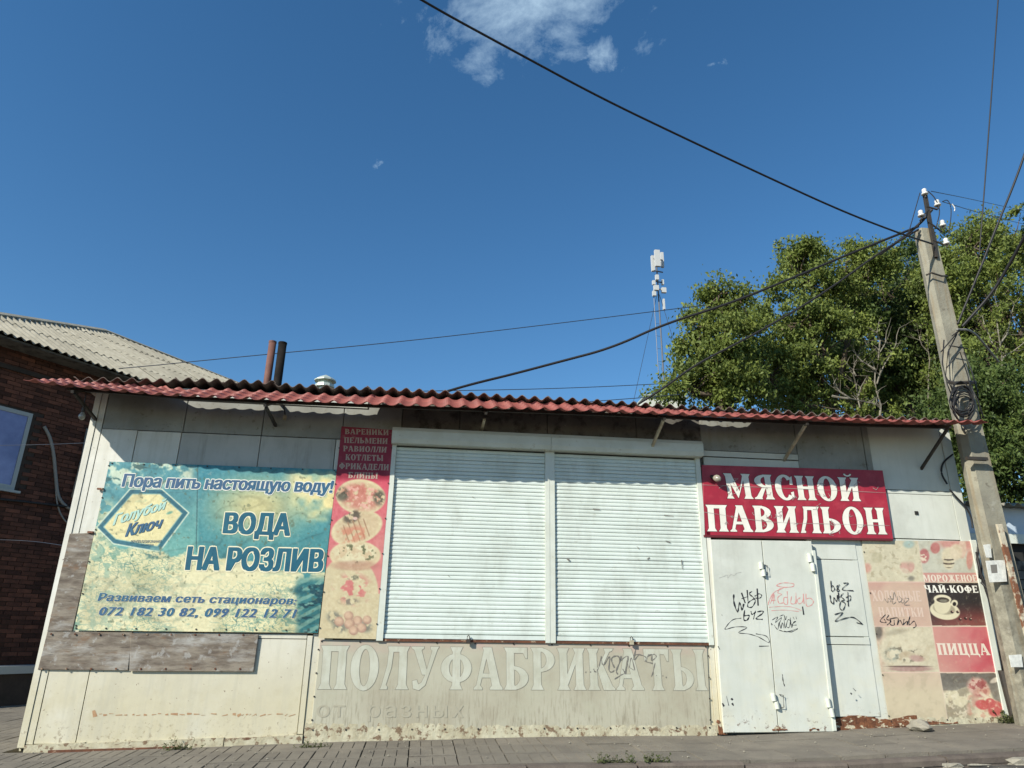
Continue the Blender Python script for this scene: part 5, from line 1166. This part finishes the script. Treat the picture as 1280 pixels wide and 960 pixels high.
wire([W(1160, 239, yp-.14), W(1168, 246, yp-.16), W(1176, 262, yp-.16), W(1170, 285, yp-.16)], .007, 'cable', 'jumper wire looping between the pole top insulators', 'jumper_wire')
wire([W(1178, 252, yp-.14), W(1185, 249, yp-.16), W(1190, 262, yp-.16), W(1186, 292, yp-.16)], .006, 'cable', 'jumper wire looping right of the second insulator', 'jumper_wire')
wire([W(1190, 255, yp-.16), W(1194, 260, yp-.16), W(1193, 264, yp-.16)], .008, 'ceramic', 'short white wire end curling beside the pole top', 'jumper_wire')
# coil on the pole
ck = empty('cable_coil', 'tangled black cable coil hung on the pole above the canopy\'s end', 'cable coil', W(1205, 500, yp-.2))
for k in range(9):
    cu, cv = 1201+rnd.uniform(-4, 5), 505+rnd.uniform(-12, 5); ru, rv = rnd.uniform(10, 15), rnd.uniform(13, 24)
    pts = [W(cu+ru*math.cos(t*.5236), cv+rv*math.sin(t*.5236), yp-.19-k*.008+.01*math.sin(t)) for t in range(13)]
    MB().tube(pts, .009, 6, caps=False).build('cable_loop', M['cable'], ck, smooth=True)
for k, pl in enumerate([[(1180, 425), (1178, 455), (1184, 480), (1190, 495)], [(1196, 418), (1185, 440), (1182, 470), (1192, 490)], [(1205, 440), (1215, 465), (1222, 490), (1226, 524)], [(1212, 480), (1222, 500), (1230, 524)], [(1183, 460), (1200, 440), (1210, 470), (1216, 500)], [(1190, 420), (1200, 412), (1176, 440)], [(1187, 432), (1210, 436)]]):
    MB().tube([W(u, v, yp-.18-k*.006) for u, v in pl], .008, 6).build('cable_loop', M['cable'], ck, smooth=True)
wire([W(1196, 412, yp-.15), W(1215, 412, yp-.05), W(1232, 432, .5), W(1248, 452, 1.0)], .016, 'cable_grey', 'pale bare cable end sticking out right of the pole', 'cable_end', 'cable')
# cables at the kiosk's right end
wire([W(u, v, -.05) for u, v in ((1191, 568), (1178, 578), (1176, 592), (1184, 605))], .012, 'cable', 'black cable loop curling at the kiosk\'s upper right corner', 'wall_cable', 'cable')
wire([W(u, v, -.06) for u, v in ((1187, 612), (1196, 622), (1206, 632), (1214, 645), (1216, 660))], .011, 'cable', 'black cable drooping down the kiosk\'s right corner', 'wall_cable', 'cable')
cc = empty('cable_coil', 'black cable loop hanging between the cafe poster and the pole', 'cable coil', W(1225, 720, -.1))
for k, pl in enumerate([[(1217, 640), (1222, 665), (1218, 685), (1217, 700), (1220, 722), (1227, 727), (1230, 722), (1226, 700), (1222, 680), (1224, 660)], [(1219, 680), (1224, 690), (1222, 720), (1232, 750), (1240, 785), (1250, 840)], [(1216, 690), (1221, 715), (1231, 740), (1240, 775), (1246, 820)], [(1222, 728), (1240, 745), (1244, 772)]]):
    p = [W(u+4.5, v, -.09-k*.01) for u, v in pl]
    MB().tube(p, .014, 6).build('cable_loop', M['cable'], cc, smooth=True)

# ================================================================ NEIGHBOURING STALL (right)
NB = empty('neighbour_stall', 'low pale blue stall with wavy slate roof behind the utility pole', 'stall', (9.5, 1.2, .1))
zt = W(1262, 640, 1.2)[2]; x0 = W(1205, 650, 1.2)[0]
mb = MB(); mb.box(x0, x0+5, 1.25, 4.2, .0, zt+.05); mb.build('wall', M['dark'], NB)
zl_ = W(1268, 668, 1.2)[2]; zl2 = W(1268, 680, 1.2)[2]
MB().box(x0-.02, x0+5, 1.19, 1.245, zl_, zt+.06).build('fascia', mat('pale_blue_sheet', (.50, .58, .66), (.42, .50, .58), 3, .5), NB)
MB().box(x0+.55, x0+5, 1.14, 1.20, zl2, zl_-.003).build('lintel', M['rail'], NB)
MB().box(x0-.02, x0+.5, 1.18, 1.24, .1, zl_-.004).build('side_panel', M['wall_white'], NB)
for k in range(14):
    z = .25+k*.135
    if z < zl2-.1: MB().box(x0+.56, x0+5, 1.20, 1.235, z, z+.122).build('door_board', M['board_dark'], NB)
for k in range(4):
    wavy('slate_sheet', M['slate'], NB, (x0-.25+k*1.15, .95+rnd.uniform(-.01, .01), W(1265, 630, .95)[2]+.0), (1, 0, 0), (0, 1, .05), (0, 0, 1), 1.17, 1.75, .16, .026)
# white block glimpsed behind the roof
c = W(835, 500, 14); wb = empty('white_shed', 'small white wall corner glimpsed over the kiosk roof through the leaves', 'shed', (c[0], c[1], 0))
MB().box(W(808, 500, 14)[0], W(855, 500, 14)[0], 14, 17, 0, W(840, 497, 14)[2]).build('wall', M['wall_white'], wb)
MB().box(W(806, 500, 14)[0], W(857, 500, 14)[0], 13.9, 17.1, W(840, 497, 14)[2], W(840, 497, 14)[2]+.05).build('roof', M['tin'], wb)

# ================================================================ CELL MAST
ym_ = 42.0; tb = W(827, 500, ym_); tt = W(821.5, 316, ym_); tt[0] = tb[0] = W(823.5, 380, ym_)[0]
CM = empty('cell_mast', 'slender grey mobile phone mast with white panel antennas above the tree', 'mast', (tb[0], ym_, 0))
sc = 1/19.5     # metres per photo pixel at the mast
sc = np.linalg.norm(W(822, 400, ym_)-W(823, 400, ym_))
def mp(u, v, dy=0.): P_ = W(u, v, ym_+dy); return P_
topz = mp(822, 320)[2]
MB().tube([(tb[0]+.02, ym_, 0), (tb[0]+.02, ym_, topz)], [.10, .06], 8).build('pole', M['galv'], CM)
MB().tube([(tb[0]-.42, ym_-.1, 0), (tb[0]-.42, ym_-.1, mp(822, 372)[2])], .028, 6).build('cable_ladder', M['galv'], CM)
zb = 14.
mb = MB()
while zb < mp(822, 375)[2]: mb.bar((tb[0]-.42, ym_-.1, zb), (tb[0], ym_, zb), .02, .02); zb += 1.1
mb.build('ladder_rungs', M['galv'], CM, stuff=True)
for u, v0, v1, w_, dy in ((821, 313, 333, 6.5, -.5), (815.5, 320, 339, 4, 0), (827, 316, 334, 3.5, .3), (821, 344, 350, 4, -.3), (817, 351, 356, 3.5, -.2), (828, 350, 356, 2.5, 0), (820, 357, 363, 6, -.4), (817.5, 364, 370, 4, -.3), (829.5, 360, 366, 5.5, -.2), (829.3, 374, 387, 2, 0)):
    a = mp(u, v0, dy); b = mp(u, v1, dy); hw_ = w_*sc/2
    MB().box(a[0]-hw_, a[0]+hw_, a[1]-.12, a[1]+.12, b[2], a[2]).build('antenna_panel', M['white'], CM)
for v in (325, 340, 353, 362): c = mp(822, v); MB().bar((c[0]-.4, ym_-.2, c[2]), (c[0]+.45, ym_, c[2]), .08, .08).build('mount_arm', M['galv'], CM)
for s_ in (-1, 1): wire([(tb[0]+.1*s_, ym_, mp(822, 368)[2]), (tb[0]+s_*7, ym_+1, 0)], .02, 'wire', 'thin guy wire of the phone mast, %s side' % ('left' if s_ < 0 else 'right'), 'guy_wire', 'wire', sm_=False)

# ================================================================ TREES
nr = np.random.default_rng(3)
def crown_mesh(name, m, parent, lobes, nclump, nleaf, lsize, inner=.35):
    """lobes: list of (centre, radii). Clumps sit mostly near the lobe surfaces; each carries many small drooping leaves."""
    cs = []; vol = np.array([np.prod(r)**(1.7/3) for c, r in lobes]); vol /= vol.sum()
    for c, r in lobes: pass
    idx = nr.choice(len(lobes), nclump, p=vol)
    for i in idx:
        c, r = lobes[i]; d = nr.normal(size=3); d /= np.linalg.norm(d); rad = 1-inner*nr.random()**1.5+nr.normal()*.10+(.22*nr.random() if nr.random() < .12 else 0)
        cs.append(np.array(c)+d*np.array(r)*rad)
    cs = np.array(cs); n = nclump*nleaf
    base = np.repeat(cs, nleaf, 0); sg = np.repeat(nr.uniform(.07, .22, nclump), nleaf)
    tw = nr.normal(size=(nclump, 3))*[1, 1, .6]; tw /= np.linalg.norm(tw, axis=1)[:, None]
    along = np.repeat(tw, nleaf, 0)*(nr.uniform(-1, 1, n)*.30)[:, None]
    p = base+along+nr.normal(size=(n, 3))*sg[:, None]*[.8, .8, .7]
    a = nr.normal(size=(n, 3))+[0, 0, -1.0]; a /= np.linalg.norm(a, axis=1)[:, None]
    b = np.cross(a, nr.normal(size=(n, 3))+[0, -.4, .6]); b /= np.linalg.norm(b, axis=1)[:, None]
    L_ = (lsize*nr.uniform(.6, 1.3, n))[:, None]; w_ = L_*.24
    nn = np.cross(a, b)
    V = np.stack([p-a*L_*.5, p-a*L_*.05+b*w_, p+a*L_*.5+nn*L_*.12, p-a*L_*.05-b*w_], 1).reshape(-1, 3)
    V = V-np.array(wloc(parent)); me = bpy.data.meshes.new(name)
    me.vertices.add(4*n); me.vertices.foreach_set('co', V.ravel()); me.loops.add(4*n); me.loops.foreach_set('vertex_index', np.arange(4*n)); me.polygons.add(n); me.polygons.foreach_set('loop_start', np.arange(0, 4*n, 4)); me.polygons.foreach_set('loop_total', np.full(n, 4)); me.update()
    me.materials.append(m); o = bpy.data.objects.new(name, me); COL.objects.link(o); o.parent = parent; return cs
def tree(label, lobes_px, y, m, nclump, nleaf, lsize=.13, dead=0, deadm='deadwood'):
    lobes = []
    for u, v, ru, rv in lobes_px:
        c = W(u, v, y); k = np.linalg.norm(c-CAM)/FPX; lobes.append((c, (ru*k, min(ru, rv)*k*.9, rv*k)))
    for c, r in list(lobes):
        for _ in range(4):
            d = nr.normal(size=3)*[1, .6, 1]; d /= np.linalg.norm(d)
            if d[2] < -.3: d[2] *= -1
            s_ = nr.uniform(.14, .30); lobes.append((np.array(c)+d*np.array(r)*nr.uniform(.95, 1.18), tuple(np.array(r)*s_)))
    cx = np.mean([l[0] for l in lobes], 0); bx, by = cx[0], cx[1]
    T_ = empty('tree', label, 'tree', (bx, by, -.2), 'trees behind the kiosk')
    cs = crown_mesh('crown', m, T_, lobes, nclump, nleaf, lsize)
    tz = min(l[0][2]-l[1][2]*.3 for l in lobes)
    zf = max(tz, 1.6); mb = MB().tube([(bx, by, -.2), (bx+.1, by, zf*.5), (bx+.05, by+.1, zf)], [.24, .19, .14], 8)
    mb.build('trunk', M['bark'], T_, smooth=True)
    br = MB(); tp = np.array([bx+.05, by+.1, zf])
    for k_, (c, r) in enumerate(lobes):
        if k_ >= len(lobes_px):
            b_ = lobes[(k_-len(lobes_px))//4][0]; br.tube([b_, (b_+c)/2+nr.normal(size=3)*.08, c], [.025, .018, .006], 4); continue
        mid = (tp+c)/2+nr.normal(size=3)*.2; br.tube([tp, mid, c, c+np.array([0, 0, r[2]*.55])], [.09, .055, .03, .010], 6)
        near = cs[np.argsort(np.linalg.norm(cs-c, axis=1))][:60]
        for t in near[::5]: br.tube([c+nr.normal(size=3)*.1, (c+t)/2+nr.normal(size=3)*.12, t], [.03, .02, .007], 4)
    br.build('limbs', M['bark'], T_, smooth=True)
    return T_, cs
# nearest, light-coloured box elders
tree('small yellow-green tree, leftmost behind the kiosk roof beside the phone mast', [(905, 412, 34, 52), (885, 462, 42, 34), (868, 488, 48, 22), (874, 410, 14, 22), (915, 475, 40, 34), (905, 368, 14, 14)], 8.5, M['leaf1'], 165, 140, .12)
tree('tall bushy green tree in the middle of the row behind the kiosk', [(1005, 356, 40, 40), (1055, 345, 42, 36), (985, 410, 48, 48), (1030, 440, 60, 50), (960, 470, 50, 40), (1082, 330, 26, 24), (1000, 322, 18, 14), (1075, 512, 46, 22), (1000, 506, 40, 20)], 10.0, M['leaf1'], 350, 140, .12)
tree('broad dark-hearted tree left of the utility pole', [(1105, 370, 42, 44), (1135, 345, 34, 34), (1090, 425, 50, 50), (1140, 430, 46, 60), (1080, 480, 60, 30), (1150, 490, 40, 34), (1185, 400, 30, 50)], 11.5, M['leaf2'], 330, 140, .12)
tree('big leafy tree filling the sky right of the utility pole', [(1210, 316, 34, 34), (1186, 352, 26, 34), (1262, 308, 32, 38), (1205, 380, 40, 44), (1270, 385, 50, 56), (1230, 450, 54, 54), (1290, 460, 50, 60), (1300, 335, 34, 46), (1240, 300, 12, 12), (1182, 345, 16, 20)], 9.0, M['leaf1'], 370, 140, .11)
tree('dense dark shrubby tree low behind the pole and the canopy\'s end', [(1240, 520, 50, 50), (1215, 575, 28, 55), (1255, 590, 42, 45), (1200, 520, 30, 40), (1290, 560, 40, 70)], 4.6, M['leaf2'], 330, 150, .09)
tree('dark tree farther back behind the row, seen in the gaps', [(1000, 470, 70, 50), (1070, 420, 80, 70), (1130, 470, 70, 60), (940, 490, 60, 26), (1060, 520, 90, 40), (1170, 520, 50, 40), (1230, 420, 80, 90), (1180, 520, 80, 60)], 15.0, M['leaf3'], 400, 110, .22)
# dead pale branches
def dead(pl, y, r=.03, label='bare pale dead branch among the leaves'):
    mb = MB(); q = random.Random(int(pl[0][0][0]))
    for l in pl:
        pts = [l[0]]
        for a, b in zip(l[:-1], l[1:]): pts += [((a[0]+b[0])/2+q.uniform(-3, 3), (a[1]+b[1])/2+q.uniform(-2, 2)), b]
        p = [W(u, v, y+q.uniform(-.1, .1)) for u, v in pts]; n = len(p); mb.tube(p, [r*(1-.75*i/(n-1)) for i in range(n)], 5)
        for k in range(n*2):
            i_ = q.randrange(1, n); a = p[i_]; d_ = np.array([q.uniform(-1, 1), q.uniform(-.6, .6), q.uniform(-.1, 1)])*q.uniform(.2, .55)
            mb.tube([a, a+d_*.5+np.array([0, 0, q.uniform(-.05, .05)]), a+d_], [r*.28, r*.2, .003], 4)
    o = mb.build('dead_branch', M['deadwood']); c = W(*pl[0][0], y)
    return tag(o, label, 'branch')
dead([[(1100, 520), (1096, 490), (1094, 465), (1086, 445), (1080, 425)], [(1096, 480), (1106, 455), (1120, 430), (1124, 410)], [(1094, 462), (1078, 452), (1066, 438)], [(1098, 450), (1100, 425), (1098, 405)], [(1106, 455), (1100, 440), (1108, 415)]], 9.3, .030, 'forked bare pale branch rising left of the utility pole')
dead([[(1040, 495), (1060, 498), (1085, 503), (1100, 510)], [(1062, 498), (1050, 490), (1042, 480)]], 8.8, .034, 'pale broken branch lying low over the canopy, left of the pole')
dead([[(1075, 510), (1070, 480), (1068, 455), (1076, 435)], [(1070, 470), (1058, 455)], [(1073, 495), (1084, 470)]], 9.4, .022, 'thin bare branch left of the forked pale one')
dead([[(1252, 470), (1250, 430), (1246, 400), (1243, 370)], [(1250, 430), (1262, 405), (1268, 380)], [(1249, 440), (1235, 415), (1228, 395)], [(1250, 450), (1268, 438), (1285, 420)]], 8.1, .028, 'bare grey branches in the tree right of the pole')
dead([[(1160, 500), (1162, 450), (1158, 410), (1162, 385)], [(1160, 440), (1150, 425), (1146, 405)]], 10.2, .020, 'thin upright bare twig just left of the pole')

# ================================================================ SMALL THINGS ON THE GROUND
def weed(u, v, label, s=.12, n=26):
    d = ray(u, v); c = None
    for _ in range(1): zz_ = 0.
    t = None; y = -.06
    P_ = CAM+d*((zg(0)-.05-CAM[2])/d[2])
    for _ in range(6): P_ = CAM+d*((zg(P_[0])-.02+min(0, P_[1])*.03-(.1 if P_[1] < -1.45 else 0)-CAM[2])/d[2])
    if P_[1] > -.07: P_ = W(u, v, -.09); P_[2] = zg(P_[0])-.01
    mb = MB(); r = random.Random(int(u))
    for i in range(n):
        b = P_+np.array([r.gauss(0, s*.55), r.gauss(0, s*.12), -.01]); a = r.uniform(0, 6.28); l = s*r.uniform(.25, .8); e = r.uniform(.5, 1.4)
        d_ = np.array([math.cos(a)*math.cos(e), math.sin(a)*math.cos(e), math.sin(e)])
        m1 = b+d_*l; mb.tube([b, b+d_*l*.5, m1], .0016, 3, caps=False)
        for q_ in range(5):
            c = b+d_*l*r.uniform(.2, 1.05); w1 = r.uniform(0, 6.28); f_ = np.array([math.cos(w1), math.sin(w1), r.uniform(-.3, .8)])*s*r.uniform(.08, .2); g_ = np.cross(f_, d_)*.4
            mb.add([c, c+f_*.5+g_, c+f_, c+f_*.5-g_], [(0, 1, 2, 3)])
    o = mb.build('weed', M['weed'], fixn=False); return tag(o, label, 'weed', None)
weed(225, 938, 'sprawling green weed at the plinth under the left wall', .17, 30)
weed(391, 935, 'small bushy weed at the foot of the faded banner\'s left corner', .11, 40)
weed(1160, 944, 'grassy tuft spreading over the kerb below the cafe poster', .22, 60); weed(1115, 944, 'thin grass tuft on the kerb in front of the doors\' right side', .16, 30)
weed(1255, 952, 'leafy green weed at the road edge in the lower right corner', .2, 60); weed(1275, 925, 'dry weed at the foot of the utility pole', .22, 50)
weed(760, 954, 'low weed in the kerb joint below the faded banner\'s last letters', .14, 34); weed(815, 954, 'dark low weed on the kerb, right of the one below the last letters', .16, 40); weed(1000, 950, 'sparse weed on the kerb below the door', .13, 20)
def rock(P_, r, label, seed, m='stone', parent=None):
    bm = bmesh.new(); bmesh.ops.create_icosphere(bm, subdivisions=2, radius=1); q = random.Random(seed); ph = [q.uniform(0, 6) for _ in range(6)]
    for v in bm.verts:
        c = v.co.copy(); k = 1+.16*math.sin(3*c.x+ph[0])+.14*math.sin(4*c.y+ph[1])+.1*math.sin(5*c.z+ph[2]); v.co = Vector((c.x*r[0]*k, c.y*r[1]*k, c.z*r[2]*k))
    me = bpy.data.meshes.new('stone'); bm.to_mesh(me); bm.free(); me.materials.append(M[m]); o = bpy.data.objects.new('stone', me); COL.objects.link(o); o.location = tuple(P_); return tag(o, label, 'stone') if label else o
c = W(1140, 915, -.12); rock((c[0], -.28, zg(c[0])+.02), (.15, .12, .06), 'flat grey stone lying on the pavement under the cafe poster', 4)
c = W(1060, 915, -.1); 
# rubble along the road edge
rub = MB(); q = random.Random(11)
for i in range(420):
    x = q.uniform(-7, 9); y = -1.55-abs(q.gauss(0, .18)) if q.random() < .6 else q.uniform(-1.3, -.08); r = q.uniform(.004, .013)*(2.0 if (y < -1.5 and q.random() < .12) else 1)
    z = (zg(x)-.165 if y < -1.5 else zg(x)-.008+y*.03)+r*.4; a = q.uniform(0, 6.28)
    b = [np.array([x, y, z])+r*np.array(p)*[q.uniform(.7, 1.3), q.uniform(.7, 1.3), .7] for p in ((1, 0, 0), (0, 1, 0), (-1, 0, 0), (0, -1, 0), (0, 0, 1), (0, 0, -1))]
    rub.add(b, [(0, 1, 4), (1, 2, 4), (2, 3, 4), (3, 0, 4), (1, 0, 5), (2, 1, 5), (3, 2, 5), (0, 3, 5)])
rub.build('gravel', M['stone'], stuff=True)
for i, (u, s_) in enumerate([(1040, .11), (1085, .14), (1130, .12), (1175, .15), (1215, .12), (1270, .17)]):
    d = ray(u, 957); P_ = CAM+d*((zg(5)-.17-CAM[2])/d[2]); rock((P_[0], P_[1], zg(P_[0])-.16), (s_*1.4, s_, s_*.35), ['first pale rubble lump', 'second pale rubble lump', 'third pale rubble lump', 'fourth pale rubble lump', 'fifth pale rubble lump', 'pale rubble lump nearest the right edge'][i]+' along the road edge counted from the left'*(i < 5), 20+i)
